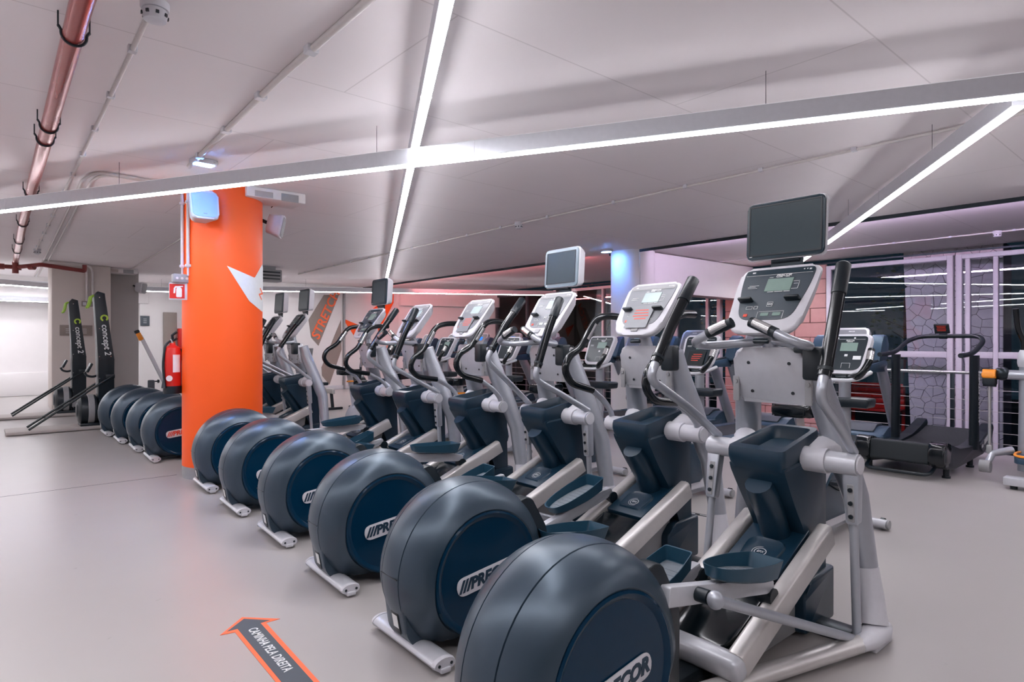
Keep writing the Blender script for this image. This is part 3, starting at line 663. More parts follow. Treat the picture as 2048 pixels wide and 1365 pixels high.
def add_tv(root, kind, z=1.955, turn=0, x=1.80):
    K = TVK[kind]; M = frame((x, 0, z), (-math.sin(rad(turn)), -math.cos(rad(turn)), 0), (.06, 0, 1))
    t = ob('screen_unit', K['back'], root, M)
    for n, nm in (('bezel', 'bezel'), ('glass', 'screen_panel'), ('lip', 'screen_lip'), ('mark', 'maker_mark'), ('arm', 'screen_arm')): ob(nm, K[nm if False else n], t)
# ---- moving arms
def rot2(p, ang, c=(1.74, .85)):
    a = rad(ang); x, z = p[0] - c[0], p[1] - c[1]; return (c[0] + x * math.cos(a) + z * math.sin(a), c[1] - x * math.sin(a) + z * math.cos(a))
ARM_P = [(1.765, .90), (1.55, 1.045), (1.30, 1.205), (1.345, 1.30)]
GRIP_P = [(1.345, 1.30), (1.445, 1.49), (1.585, 1.705)]
ARM_S = [(1.74, .87), (1.725, .92), (1.66, .99), (1.53, 1.065)]
GRIP_S = [(1.53, 1.065), (1.33, 1.105), (1.265, 1.19), (1.30, 1.275), (1.42, 1.345), (1.485, 1.46), (1.55, 1.545), (1.66, 1.565), (1.80, 1.555)]
def add_arm_P(root, s, ang, arm=None, grip=None, rodbot=(1.80, .055)):
    y = s * .335
    A = arm or [rot2(p, ang) for p in ARM_P]; G = grip or [rot2(p, ang) for p in GRIP_P]
    yy = lambda t: y
    a = part('moving_arm', B().tube(fillet([(p[0], y, p[1]) for p in A], .08, 5), .021, 12), 'silver', root, angle=60)
    L = [(p[0], y, p[1]) for p in G]
    part('grip', B().tube(fillet([(A[-2][0] * .25 + A[-1][0] * .75, y, A[-2][1] * .25 + A[-1][1] * .75)] + L, .05, 3), .0275, 12), 'black_gloss', a, angle=60)
    tip = Vector(L[-1]) - Vector(L[-2]); tip.normalize()
    part('grip_collar', B().tube([Vector(L[-1]) - tip * .13, Vector(L[-1]) + tip * .01, Vector(L[-1]) + tip * .02], [.0315, .0315, .02], 12), 'black', a, angle=50)
    part('grip_collar', B().tube([Vector(L[0]) - tip * .005, Vector(L[0]) + tip * .01], .031, 12), 'black', a)
    part('axle_sleeve', B().cyl((1.74, s * .236, .85), (1.74, s * .365, .85), .049, 20), 'silver_light', a, angle=50)
    part('axle_cap', B().cyl((1.74, s * .366, .85), (1.74, s * .374, .85), .040, 20), 'white_plastic', a, angle=50)
    # bolted link bracket and rod down to the floor link
    rb_ = Vector((rodbot[0], y, rodbot[1])); top = Vector((1.745, y, .85)); d = (rb_ - top).normalized(); m = top + d * .27
    M = frame(((top + m) / 2)[:], (0, 1, 0), (-d)[:])
    part('link_bracket', B().prism(fillet2([(-.026, -.135), (.026, -.135), (.037, .12), (-.037, .12)], .015), -.026, .026, 'xy', .006, M), 'silver', a)
    b = B(); b.box((0, -.035, -.026), (.030, .17, .006), .003, 1, M); part('slot_plate', b, 'grey_plastic', a)
    for k in (-.095, -.035, .025): part('bolt', B().lathe([(.004, -.037), (.010, -.036), (.010, -.028)], (0, k, 0), 'z', 8, M), 'dark_metal', a)
    part('link_tube', B().tube([m - d * .01, rb_ + d * -.03], .019, 12), 'silver', a, angle=60)
    part('link_joint', B().ell(rb_[:], (.026, .022, .034)), 'silver', a)
    return rb_
def add_arm_S(root, s, ang):
    y = s * .335; A = [rot2(p, ang) for p in ARM_S]; G = [rot2(p, ang) for p in GRIP_S]
    a = part('moving_arm', B().tube(fillet([(p[0], y, p[1]) for p in A], .05, 4), .019, 12), 'silver', root, angle=60)
    gp = [(p[0], y - s * (.0 if k < 7 else .02 * (k - 6)), p[1]) for k, p in enumerate(G)]
    part('grip', B().tube(fillet(gp, .06, 4), .0235, 12), 'black_gloss', a, angle=60)
    p, q = Vector(gp[4]), Vector(gp[6]); d = (q - p); part('pulse_sensor', B().tube([p + d * .22, p + d * .75], .0255, 12), 'chrome', a, angle=60)
    part('axle_sleeve', B().cyl((1.74, s * .236, .85), (1.74, s * .365, .85), .049, 20), 'white_plastic', a, angle=50)
    part('axle_cap', B().cyl((1.74, s * .366, .85), (1.74, s * .374, .85), .040, 20), 'silver_light', a, angle=50)
# ---- pedals
_po = fillet2([(-.21, -.045), (-.12, -.082), (.06, -.096), (.21, -.072), (.21, .072), (.06, .096), (-.12, .082), (-.21, .045)], [.04, .05, .06, .014, .014, .06, .05, .04], 4)
def pedal_mesh():
    b = B(); N = len(_po)
    hgt = lambda x: .054 + .016 * (x / .21)
    rings = [[b.bm.verts.new((p[0] * k, p[1] * k, z if z is not None else hgt(p[0]))) for p in _po] for k, z in ((.80, -.012), (.90, -.004), (1.0, None), (.965, None), (.90, .008))]
    for r0, r1 in zip(rings, rings[1:]):
        for k in range(N): b.bm.faces.new((r0[k], r0[(k + 1) % N], r1[(k + 1) % N], r1[k]))
    b.bm.faces.new(rings[-1]); b.bm.faces.new(rings[0][::-1]); cup = b.mesh('pedal', 'pedal_navy', 35)
    b = B(); b.prism([(p[0] * .85, p[1] * .82) for p in _po], .008, .011, 'xy')
    for k in range(8): b.box((-.12 + k * .034, 0, .0115), (.006, .10, .003), .001, 1)
    return cup, b.mesh('pedal_pad', 'pedal_pad')
PED, PEDPAD = pedal_mesh()
def add_pedal(root, s, theta, rod_to=None):
    y = s * .168; t = rad(theta); rx, rz = DC[0] + .25 * math.cos(t), DC[1] + .25 * math.sin(t)
    L = 1.05; fx = rx + 1.0
    for _ in range(30):
        fz = ramp_z(fx) + .095; d = math.hypot(fx - rx, fz - rz); fx -= (d - L) * .8
    fz = ramp_z(fx) + .095; d = Vector((fx - rx, 0, fz - rz)).normalized()
    M = frame((rx, y, rz), d[:], (0, 1, 0))
    bar = part('pedal_bar', B().prism(fillet2([(.30, -.042), (1.0, -.03), (1.05, -.01), (1.05, .02), (.95, .03), (.30, .03)], .01), -.022, .022, 'xz', .006, M), 'silver_light', root)
    part('ramp_wheel', B().lathe([(.036, -.03), (.036, .03)], (1.045, 0, -.045), 'y', 18, M), 'black', bar)
    pd = ob('pedal', PED, root, M @ TR(.76, s * .02, .055))
    ob('pedal_pad', PEDPAD, pd)
    if rod_to is not None:
        p0 = M @ Vector((.47, s * .05, .0)); p0.y = s * .262
        part('pivot_stub', B().cyl((M @ Vector((.47, s * .02, .0)))[:], (p0 + Vector((0, s * -.025, 0)))[:], .026, 14), 'black', bar)
        r = part('link_rod', B().tube([p0, p0.lerp(rod_to, .06), p0.lerp(rod_to, .94), rod_to], [.024, .02, .02, .02], 12), 'silver', root, angle=60)
        part('rod_end', B().ell(p0[:], (.031, .031, .033)), 'silver', r)
        part('rod_end', B().ell(rod_to[:], (.03, .024, .03)), 'silver', r)
NAMES = {'rear_stabilizer': 'rear_stabilizer'}
def elliptical(loc, rz, kind, console, tv, theta, label, angs=(4, -4), logo='ink_navy', arms=None, decal=None, tvturn=0, tvz=1.955):
    r = thing('elliptical_trainer', label, 'elliptical', (loc[0], loc[1], 0), rz, 'elliptical trainers in the long row')
    st = ob('rear_stabilizer', SH['rear_stabilizer'], r)
    for s in (-1, 1):
        M = TR(0, s * .268, .045, 0, 0, 0 if s > 0 else 180); ob('end_cap', SH['end_cap'], st, M); ob('screw', SH['screw'], st, M)
    ob('base_spine', SH['spine'], r); ob('base_tube', SH['tubeL'], r); ob('base_tube', SH['tubeR'], r)
    d = ob('drum_housing', SH['drum'], r); ob('drum_heel', SH['drum_heel'], d); ob('side_cover', SH['coverR'], d); ob('side_cover', SH['coverL'], d); ob('arm_slot', SH['slot'], d)
    for s in (-1, 1):
        M = frame((DC[0], s * .198, DC[1] - .01), (-s, 0, 0.0), (0, 0, 1)) @ Matrix.Rotation(rad(8 if s < 0 else -8), 4, 'Z')
        ob('logo_plate', SH['pill'], d, M)
        ob('lettering', text_me('///PRECOR', .070, logo, .0008, .25, .0034), d, M @ TR(-.004, 0, .0062))
    ob('label_panel', SH['stickerbg'], d, TR(-.0752, 0, .145, 0, -10.6, 0)); ob('rating_label', SH['sticker'], d, TR(-.0785, 0, .152, 0, -10.6, 0)); ob('shell_seam', SH['seam'], d)
    rp = ob('ramp_bed', SH['ramp_bed'], r)
    for n, nm in (('railL', 'ramp_rail'), ('railR', 'ramp_rail'), ('crossbar', 'ramp_end_bar'), ('tray_low', 'ramp_tray'), ('cover_up', 'ramp_cover'), ('recess', 'ramp_dish'), ('emblem', 'emblem_rings'), ('ramp_side', 'ramp_support'), ('warn', 'warning_label')): ob(nm, SH[n], rp)
    ob('lettering', text_me('EFX', .020, 'ink_white', .0003, .2), rp, SH['M_ramp'] @ TR(.165, 0, .0332, 0, 0, -90))
    tw = ob('tower_shroud', SH['shroud'], r)
    for n, nm in (('tray', 'bottle_tray'), ('scoop', 'tower_spout'), ('box', 'lower_cover')): ob(nm, SH[n], tw)
    ob('pivot_housing', SH['hubL'], r); ob('pivot_housing', SH['hubR'], r)
    for k in 'LR': l = ob('leg', SH['leg' + k], r); ob('foot_cover', SH['foot' + k], l)
    pl = ob('mounting_plate', SH['plate'], r); plx = lambda z: 1.66 - (z - 1.23) * .28
    for y in (-.10, .10):
        for z in (1.155, 1.295): ob('bolt', SH['bolt'], pl, TR(plx(z), y, z))
    for sd in (-1, 1):
        ob('side_bracket', SH['strap'], pl, TR(0, sd * .178, 0))
        for z in (1.13, 1.20): ob('nut', SH['nut'], pl, TR(plx(z), sd * .178, z))
    ob('console_stem', SH['stem'], r); ob('bottle_holder', SH['holder'], r)
    add_console(r, console, None, decal)
    if tv: add_tv(r, tv, tvz, tvturn)
    if kind == 'P':
        for k in 'LR': h = ob('fixed_handlebar', SH['fix' + k], r); ob('grip', SH['grip' + k], h); ob('pulse_sensor', SH['sens' + k], h)
        A = arms or {}
        rl = add_arm_P(r, 1, angs[0], *A.get(1, ())); rr = add_arm_P(r, -1, angs[1], *A.get(-1, ()))
    else:
        add_arm_S(r, 1, angs[0]); add_arm_S(r, -1, angs[1]); rl = rr = None
    add_pedal(r, -1, theta, rr); add_pedal(r, 1, theta + 180, rl)
    return r
M1ARMS = {1: ([(1.765, .90), (1.50, 1.06), (1.165, 1.225), (1.232, 1.32)], [(1.232, 1.32), (1.36, 1.50), (1.52, 1.70)], (1.62, .09)),
          -1: ([(1.765, .90), (1.62, 1.02), (1.41, 1.17), (1.47, 1.28)], [(1.47, 1.28), (1.565, 1.51), (1.65, 1.725)], (1.80, .05))}
elliptical((1.22, 1.46), 0, 'P', 'dark', 'wide', 90, 'nearest elliptical trainer, at the front, with a wide dark screen and straight black grips', arms=M1ARMS)
elliptical((1.50, 2.45), -1.3, 'S', 'grey', None, 150, 'second elliptical trainer from the front, curved black arms and a paper notice on its console', (4, -4), decal='grey')
m3 = elliptical((1.57, 3.44), -2.8, 'P', 'grey', 'old', 110, 'third elliptical trainer from the front, with a square pale-framed screen', (7, -7))
elliptical((1.62, 4.45), -2.8, 'S', 'grey', None, 60, 'fourth elliptical trainer from the front, curved black arms and pale console without screen', (-3, 3), decal='grey')
elliptical((1.63, 5.42), -2.5, 'P', 'grey', None, 120, 'fifth elliptical trainer from the front, straight grips and a console without screen', (5, -5), decal='black')
elliptical((1.66, 6.40), -2.2, 'S', 'dark', 'navy', 30, 'sixth elliptical trainer from the front, beside the orange column, curved arms under a dark screen', (3, -3))
elliptical((1.58, 8.35), -2.5, 'P', 'dark', 'navy', 70, 'first elliptical trainer behind the orange column, red lettering on its drum', (-5, 6), logo='ink_red')
elliptical((1.57, 9.235), -2.5, 'P', 'dark', 'navy', 160, 'second elliptical trainer behind the orange column', (6, -6))
elliptical((1.53, 10.12), -2, 'S', 'grey', None, 20, 'third elliptical trainer behind the orange column', (3, -3))
elliptical((1.49, 11.0), -1, 'P', 'dark', None, 100, 'farthest elliptical trainer of the row, next to the ski machines', (5, -5))
part('power_cable', B().tube(fillet([(1.60, -.20, .012), (1.66, -.20, .20), (1.72, -.19, .25), (1.73, -.19, .10), (1.76, -.19, .012)], .05, 4), .005, 6), 'white_plastic', m3)
# ================================================================== floor arrow
def arrow():
    def W(px, py):
        Z = F_PX * CAM_H / (py - 682.5); r = (px - 1024) / F_PX * Z
        return (Z * math.sin(YAW) + r * math.cos(YAW), Z * math.cos(YAW) - r * math.sin(YAW))
    t = thing('floor_arrow', 'orange-edged dark arrow sticker on the floor reading CAMINHA PELA DIREITA', 'floor sticker', (0, 0, 0))
    o = [W(485, 1236), W(440, 1272), W(471, 1264.5), W(553, 1366), W(560, 1372)]
    d = Vector((-.012, -1, 0)).normalized()
    tip, wl, wr = Vector(W(484, 1236)), Vector(W(440, 1272)), Vector(W(560, 1239))
    il, ir = Vector(W(470, 1266)), Vector(W(532, 1247))
    el, er = Vector(W(550, 1364)), Vector(W(638, 1364))
    dl, dr = (el - il), (er - ir)
    el2, er2 = il + dl * 1.35, ir + dr * 1.30
    outer = [tip, wl, il, el2, er2, ir, wr]
    part('border', B().prism([tuple(p) for p in outer], 0.0005, 0.0022, 'xy'), 'sign_orange', t)
    tip, wl, wr = Vector(W(488, 1239.5)), Vector(W(454, 1265)), Vector(W(540, 1242.2))
    il, ir = Vector(W(475, 1259.5)), Vector(W(521, 1248))
    el, er = Vector(W(561, 1364)), Vector(W(625, 1364))
    inner = [tip, wl, il, il + (el - il) * 1.35, ir + (er - ir) * 1.30, ir, wr]
    part('field', B().prism([tuple(p) for p in inner], 0.0022, 0.0030, 'xy'), 'slate', t)
    a, c = Vector(W(499, 1254)), Vector(W(583, 1351)); u = (c - a).normalized()
    m = (a + c) / 2
    ob('lettering', text_me('CAMINHA PELA DIREITA', 0.060, 'ink_white', .0003, 0, .0010, spacing=1.06), t, frame((m.x, m.y, .0034), (u.x, u.y, 0), (-u.y, u.x, 0)) @ Matrix.Diagonal(((c - a).length / .785, 1.0, 1, 1)))
arrow()

fs = thing('floor_strip', 'narrow black strip sticker with white print on the floor behind the ellipticals', 'floor sticker', (4.42, 2.86, 0), 100)
part('strip', B().box((0, 0, .001), (.36, .05, .002)), 'black_matte', fs); ob('lettering', text_me('DISTANCIA', .04, 'ink_white', .0003), fs, TR(0, 0, .0024)) if False else part('print', B().box((-.08, 0, .0022), (.10, .012, .0006)).box((.07, 0, .0022), (.12, .012, .0006)), 'ink_white', fs)
fb = thing('floor_box', 'small square metal floor box between the two nearest ellipticals', 'floor box', (3.55, 2.02, 0), 0)
part('frame', B().box((0, 0, .002), (.16, .16, .004), .001), 'aluminium', fb); part('lid', B().box((0, 0, .0045), (.135, .135, .002), .0005), 'grey_plastic', fb)
# ================================================================== upright bikes
def bike_proto():
    r = thing('upright_bike', 'x', 'exercise bike', (0, 0, 0), 0, 'upright bikes behind the ellipticals')
    st = part('front_stabilizer', B().tube([(.55, -.26, .045), (.55, .26, .045)], 1, 14, True, .032, .05, up=(0, 0, 1)), 'silver_light', r)
    for s in (-1, 1):
        part('end_cap', B().cyl((.55, s * .262, .045), (.55, s * .275, .045), .033), 'grey_plastic', st)
        part('wheel', B().cyl((.60, s * .20, .04), (.60, s * .225, .04), .038, 14), 'black', st)
    part('rear_stabilizer', B().tube([(-.58, -.26, .045), (-.58, .26, .045)], 1, 14, True, .032, .05, up=(0, 0, 1)), 'silver_light', r)
    part('base_beam', B().box((0, 0, .075), (1.14, .09, .07), .015), 'silver', r)
    part('body', B().prism(fillet2([(-.38, .10), (.50, .10), (.47, .36), (.36, .62), (.05, .66), (-.30, .38)], .1, 5), -.085, .085, 'xz', .035, None, 3), 'white_plastic', r)
    part('body_panel', B().prism(fillet2([(-.22, .16), (.38, .16), (.34, .38), (.22, .52), (.02, .50), (-.16, .34)], .08, 5), -.10, .10, 'xz', .02, None, 3), 'navy', r)
    part('console_post', B().tube([(.43, 0, .40), (.45, 0, .80), (.45, 0, 1.16)], [.05, .042, .042], 14), 'silver', r)
    part('accessory_tray', B().prism(fillet2([(-.19, .905), (.19, .905), (.20, .975), (-.20, .975)], .02), .36, .52, 'yz', .012), 'black', r)
    # console
    CMb = frame((.43, 0, 1.30), (0, -1, 0), (.45, 0, .893))
    w1, w0 = .175, .15
    out = fillet2([(-w0, -.16), (w0, -.16), (w1, .10), (w1, .17), (-w1, .17), (-w1, .10)], [.07, .07, .1, .045, .045, .1], 5)
    c = part('console', B().prism(out, -.05, 0, 'xy', .015, CMb, 3), 'white_plastic', r)
    f = [(x * .87, y * .86 + .006) for x, y in out]
    part('console_face', B().prism(f, 0, .003, 'xy', 0, CMb), 'face_navy', c)
    part('display', B().box((.03, .06, .004), (.12, .07, .003), 0, 1, CMb), 'lcd', c)
    b = B()
    for (x, y, ww, hh) in ((0, .125, .27, .0016), (-.06, .135, .012, .012), (.06, .135, .012, .012), (.03, .103, .04, .004), (.02, -.01, .022, .018), (.03, -.075, .06, .0016), (.0, -.095, .0016, .04), (.06, -.095, .0016, .04), (-.105, .06, .045, .004), (-.105, .05, .045, .002)): b.box((x, y, .0042), (ww, hh, .001), 0, 1, CMb)
    part('printed_marks', b, 'ink_white', c)['kind'] = 'stuff'
    ob('lettering', text_me('PRECOR', .016, 'ink_white', .0004, .25, .0004), c, CMb @ TR(.03, .112, .0048))
    part('jack_panel', B().box((0, -.17, -.03), (.08, .02, .02), .005, 2, CMb), 'face_navy', c)
    # handlebars
    for s in (-1, 1):
        h = part('handlebar', B().tube(fillet([(.44, s * .02, 1.12), (.30, s * .10, 1.13), (.20, s * .20, 1.15), (.235, s * .245, 1.24), (.30, s * .24, 1.34)], .06, 4), .0235, 12), 'black_gloss', r, angle=60)
        part('pulse_sensor', B().tube([(.247, s * .2445, 1.26), (.287, s * .241, 1.32)], .0255, 12), 'chrome', h)
    part('under_bar', B().tube(fillet([(.40, -.20, 1.17), (.22, -.16, 1.115), (.22, .16, 1.115), (.40, .20, 1.17)], .08, 4), .015, 10), 'silver_light', r)
    # seat
    part('seat_post', B().tube([(-.20, 0, .36), (-.30, 0, .90)], 1, 4, True, .045, .03), 'silver_light', r)
    part('adjust_lever', B().box((-.315, -.055, .80), (.10, .05, .022), .008), 'orange_plastic', r)
    b = B(); b.box((-.232, -.026, .70), (.03, .004, .18), 0, 1); part('height_scale', b, 'black', r)
    b = B(); b.prism(fillet2([(-.46, -.125), (-.36, -.13), (-.20, -.05), (-.11, -.025), (-.11, .025), (-.20, .05), (-.36, .13), (-.46, .125)], .03, 4), .895, .975, 'xy', .028, None, 3); part('saddle', b, 'black_gloss', r, angle=60)
    for s in (-1, 1):
        cr = part('crank', B().tube([(.08, s * .105, .36), (.08 + s * .14, s * .115, .36 - s * .06)], [.022, .016], 10), 'dark_metal', r)
        part('pedal', B().box((.08 + s * .15, s * .17, .36 - s * .065), (.10, .10, .03), .01), 'black', cr)
    return r
bp = bike_proto()
BK = [((4.55, 1.95), 'upright bike nearest the viewer, behind the front elliptical, white sticker on console'),
      ((4.55, 3.20), 'second upright bike from the front, black notice with red print on its console'),
      ((4.55, 4.40), 'third upright bike from the front, just left of the round column'),
      ((4.55, 5.88), 'fourth upright bike from the front, beneath the third elliptical screen'),
      ((4.55, 7.25), 'fifth upright bike from the front, between curved elliptical arms'),
      ((4.55, 8.68), 'farthest upright bike of the row, red print on its console')]
for i, (p, lab) in enumerate(BK):
    o = bp if i == 0 else copy_tree(bp)
    o.location = (p[0], p[1], 0); o['label'] = lab
    if i in (1, 5):
        CMb = frame((.43, 0, 1.30), (0, -1, 0), (.45, 0, .893)); cc = [k for k in o.children if k.name.startswith('console') and not k.name.startswith('console_post')][0]
        part('notice_sheet', B().box((0, -.07, .012), (.17, .14, .001), 0, 1, CMb), 'black_matte', cc)
        b = B()
        for k, ww in enumerate((.09, .10, .09, .07)): b.box((.01 - .006 * k, -.03 - .02 * k, .0132), (ww, .006, .0006), 0, 1, CMb)
        part('notice_print', b, 'ink_red', cc)['kind'] = 'stuff'
CMb = frame((.43, 0, 1.30), (0, -1, 0), (.45, 0, .893)); cc = [k for k in bp.children if k.name == 'console' or k.name.startswith('console.')][0]
part('sticker', B().box((.10, -.03, .005), (.055, .03, .001), 0, 1, CMb), 'ink_white', cc)

# ================================================================== treadmills
def treadmill_proto():
    r = thing('treadmill', 'x', 'treadmill', (0, 0, 0), 0, 'treadmills in a row by the guard rail')
    part('deck', B().box((-.05, 0, .13), (1.9, .62, .10), .02), 'dark_metal', r)
    part('belt', B().prism(fillet2([(-1.0, .165), (-1.03, .15), (-1.0, .10), (.80, .10), (.80, .186), (-.99, .186)], .015), -.26, .26, 'xz'), 'belt', r)
    for s in (-1, 1):
        sr = part('side_rail', B().prism(fillet2([(-1.02, .10), (.70, .08), (.75, .19), (-1.0, .198)], .02), s * .27, s * .40, 'xz', .015), 'treadmill_blue', r)
    hd = part('motor_hood', B().prism(fillet2([(.48, .10), (1.08, .08), (1.08, .20), (.98, .29), (.72, .30), (.50, .20)], .07, 5), -.39, .39, 'xz', .05, None, 3), 'treadmill_blue', r)
    part('hood_top', B().prism(fillet2([(.56, .24), (.92, .28), (.90, .325), (.70, .325)], .03, 4), -.26, .26, 'xz', .02), 'slate', hd)
    for s in (-1, 1):
        part('upright', B().tube([(1.0, s * .395, .12), (.72, s * .395, .62), (.46, s * .39, 1.08)], 1, 10, True, .10, .055, up=(1, 0, 0)), 'silver', r, angle=50)
        a = part('side_arm', B().prism(fillet2([(-.22, 1.02), (.50, 1.02), (.56, 1.12), (.50, 1.16), (-.22, 1.10)], .03), s * .36, s * .44, 'xz', .015), 'treadmill_blue', r)
        part('arm_pad', B().tube([(-.20, s * .40, 1.10), (.30, s * .40, 1.15)], .022, 10), 'black', a)
        part('cup_holder', B().prism(fillet2([(.30, 1.10), (.60, 1.14), (.66, 1.42), (.50, 1.50), (.40, 1.36)], .06, 4), s * .27, s * .42, 'xz', .03, None, 3), 'treadmill_blue', r)
    part('front_bar', B().tube(fillet([(.42, -.38, 1.08), (.34, -.30, 1.12), (.34, .30, 1.12), (.42, .38, 1.08)], .08, 4), .026, 12), 'black', r)
    part('cross_beam', B().box((.52, 0, 1.10), (.10, .74, .09), .02), 'treadmill_blue', r)
    c = frame((.52, 0, 1.40), (0, -1, 0), (.5, 0, .87))
    out = fillet2([(-.20, -.18), (.20, -.18), (.22, .12), (.20, .20), (-.20, .20), (-.22, .12)], .06, 5)
    cn = part('console', B().prism(out, -.06, 0, 'xy', .02, c, 3), 'silver_light', r)
    part('console_face', B().prism([(x * .86, y * .86) for x, y in out], 0, .004, 'xy', 0, c), 'face_grey', cn)
    part('display', B().box((0, .06, .005), (.13, .08, .004), 0, 1, c), 'lcd_light', cn)
    ob('lettering', text_me('PRECOR', .02, 'ink_white', .0004, .25, .0005), cn, c @ TR(0, .14, .0055))
    part('stop_button', B().box((0, -.13, .006), (.05, .025, .012), .004, 1, c), 'red', cn)
    for s in (-1, 1): part('foot', B().cyl((-.85, s * .33, 0), (-.85, s * .33, .09), .03, 10), 'black', r); part('foot', B().cyl((.9, s * .33, 0), (.9, s * .33, .09), .03, 10), 'black', r)
    return r
tp = treadmill_proto()
TL = [(3.30, 'treadmill right behind the nearest bike, beside the black curved treadmill'), (4.55, 'second treadmill from the right, in the row along the guard rail'),
      (5.65, 'third treadmill from the right along the guard rail'), (6.75, 'fourth treadmill from the right, just right of the round column'),
      (8.95, 'fifth treadmill from the right, just left of the round column'), (10.05, 'sixth treadmill from the right, with a lit blue display and dark hood'),
      (11.15, 'seventh treadmill from the right, with a lit blue display'), (12.25, 'eighth treadmill from the right, toward the stretch wall'), (13.35, 'farthest treadmill in the row, nearest the stretch wall')]
for i, (y, lab) in enumerate(TL):
    o = tp if i == 0 else copy_tree(tp); o.location = (8.1, y, 0); o['label'] = lab
    if i in (5, 6):
        c = frame((.52, 0, 1.40), (0, -1, 0), (.5, 0, .87)); cn = [k for k in o.children if k.name.split('.')[0] == 'console'][0]
        part('lit_display', B().box((0, .06, .008), (.14, .09, .003), 0, 1, c), 'screen_blue', cn)

# ================================================================== curved manual treadmill
def curved_treadmill():
    r = thing('curved_treadmill', 'black curved self-powered treadmill with tall arched handlebar near the right edge', 'treadmill', (7.40, 2.31, 0))
    # curved running surface: slats from back (x=0) to front
    def cz(x): t = (x - .85) / .95; return .225 + .13 * t * t
    b = B(); n = 46
    for k in range(n):
        x0 = -.02 + k * 1.76 / n; x1 = x0 + 1.76 / n - .005
        za, zb = cz(x0), cz(x1)
        b.prism([(x0, za), (x1, zb), (x1, zb - .03), (x0, za - .03)], -.27, .27, 'xz')
    part('slat_belt', b, 'belt', r, angle=30)['kind'] = 'stuff'
    part('rear_roller', B().tube([(-.02, -.265, .255), (-.02, .265, .255)], .10, 20), 'black_matte', r, angle=50)
    part('rear_cover', B().prism(fillet2([(-.145, .16), (-.06, .14), (-.06, .36), (-.11, .355)], .02, 3), -.27, .27, 'xz', .008), 'black_matte', r)
    top = [(-.06, .37), (.15, .335), (.45, .265), (.85, .24), (1.25, .27), (1.55, .34), (1.80, .42)]
    bot = [(1.84, .36), (1.70, .22), (1.35, .11), (.30, .08), (-.04, .11), (-.14, .19)]
    for s in (-1, 1):
        sd = part('side_frame', B().prism(fillet2(top + bot, .03, 2), s * .28, s * .40, 'xz', .018, None, 2), 'black', r)
        part('vent_panel', B().prism([(1.20, .23), (1.62, .33), (1.74, .35), (1.60, .22), (1.30, .14)], s * .395, s * .41, 'xz', .003), 'slate', sd)
        part('rear_cap', B().prism(fillet2([(-.155, .15), (.02, .13), (.10, .345), (-.06, .385), (-.145, .345)], .04, 4), s * .27, s * .415, 'xz', .03, None, 3), 'black_gloss', sd)
        b = B()
        for k in range(7): b.box((1.36 + k * .035, s * .412, .245 + k * .010), (.018, .004, .06), 0, 1)
        part('vent', b, 'ink_white' if s < 0 else 'black', sd)['kind'] = 'stuff'
        ob('lettering', text_me('AIR', .05, 'ink_white', .0005, .1, .001), sd, frame((1.27, s * .4115, .205), (-s, 0, -s * .2) if s > 0 else (1, 0, .2), (0, 0, 1)))
        for x in (.12, .98):
            f = part('foot', B().cyl((x, s * .36, .0), (x, s * .36, .12), .028, 10), 'black', r); part('foot_cap', B().cyl((x, s * .36, 0), (x, s * .36, .02), .04, 12), 'dark_metal', f)
        up = part('upright', B().tube([(1.0, s * .39, .20), (1.02, s * .39, .75), (1.03, s * .39, 1.24)], 1, 10, True, .075, .045, up=(1, 0, 0)), 'dark_metal', r, angle=50)
        ob('lettering', text_me('ASSAULT FITNESS', .075, 'ink_white', .0005, 0, .001), up, frame((.965, s * .40, .78), (0, 0, 1), (0, -1, 0)) @ TR(0, 0, 0) if False else frame((1.02, s * .437, .78), (0, 0, 1), (-s * -1, 0, 0)))
    bar = fillet([(.50, -.39, 1.245), (.78, -.39, 1.25), (1.04, -.39, 1.275), (1.42, -.39, 1.40), (1.62, -.30, 1.46), (1.62, .30, 1.46), (1.42, .39, 1.40), (1.04, .39, 1.275), (.78, .39, 1.25), (.50, .39, 1.245)], .16, 5)
    hb = part('handlebar', B().tube(bar, .026, 12), 'black', r, angle=60)
    m = part('monitor', B().box((0, 0, 0), (.03, .16, .13), .012, 2, TR(1.56, .06, 1.55, 0, -25, 0)), 'black_matte', r)
    part('monitor_screen', B().box((-.016, 0, .01), (.003, .13, .09), 0, 1, TR(1.56, .06, 1.55, 0, -25, 0)), 'face_navy', m)
    b = B()
    for k in range(4): b.box((-.018, 0, .042 - k * .02), (.002, .10 - .01 * (k % 2), .007), 0, 1, TR(1.56, .06, 1.55, 0, -25, 0))
    part('monitor_print', b, 'ink_red', m)['kind'] = 'stuff'
    part('monitor_clamp', B().cyl((1.62, .02, 1.46), (1.62, .10, 1.46), .034), 'black', m)
    part('lift_bar', B().tube(fillet([(.0, -.30, .13), (-.20, -.30, .06), (-.20, .30, .06), (.0, .30, .13)], .08, 4), .018, 10), 'black', r, angle=60)
curved_treadmill()

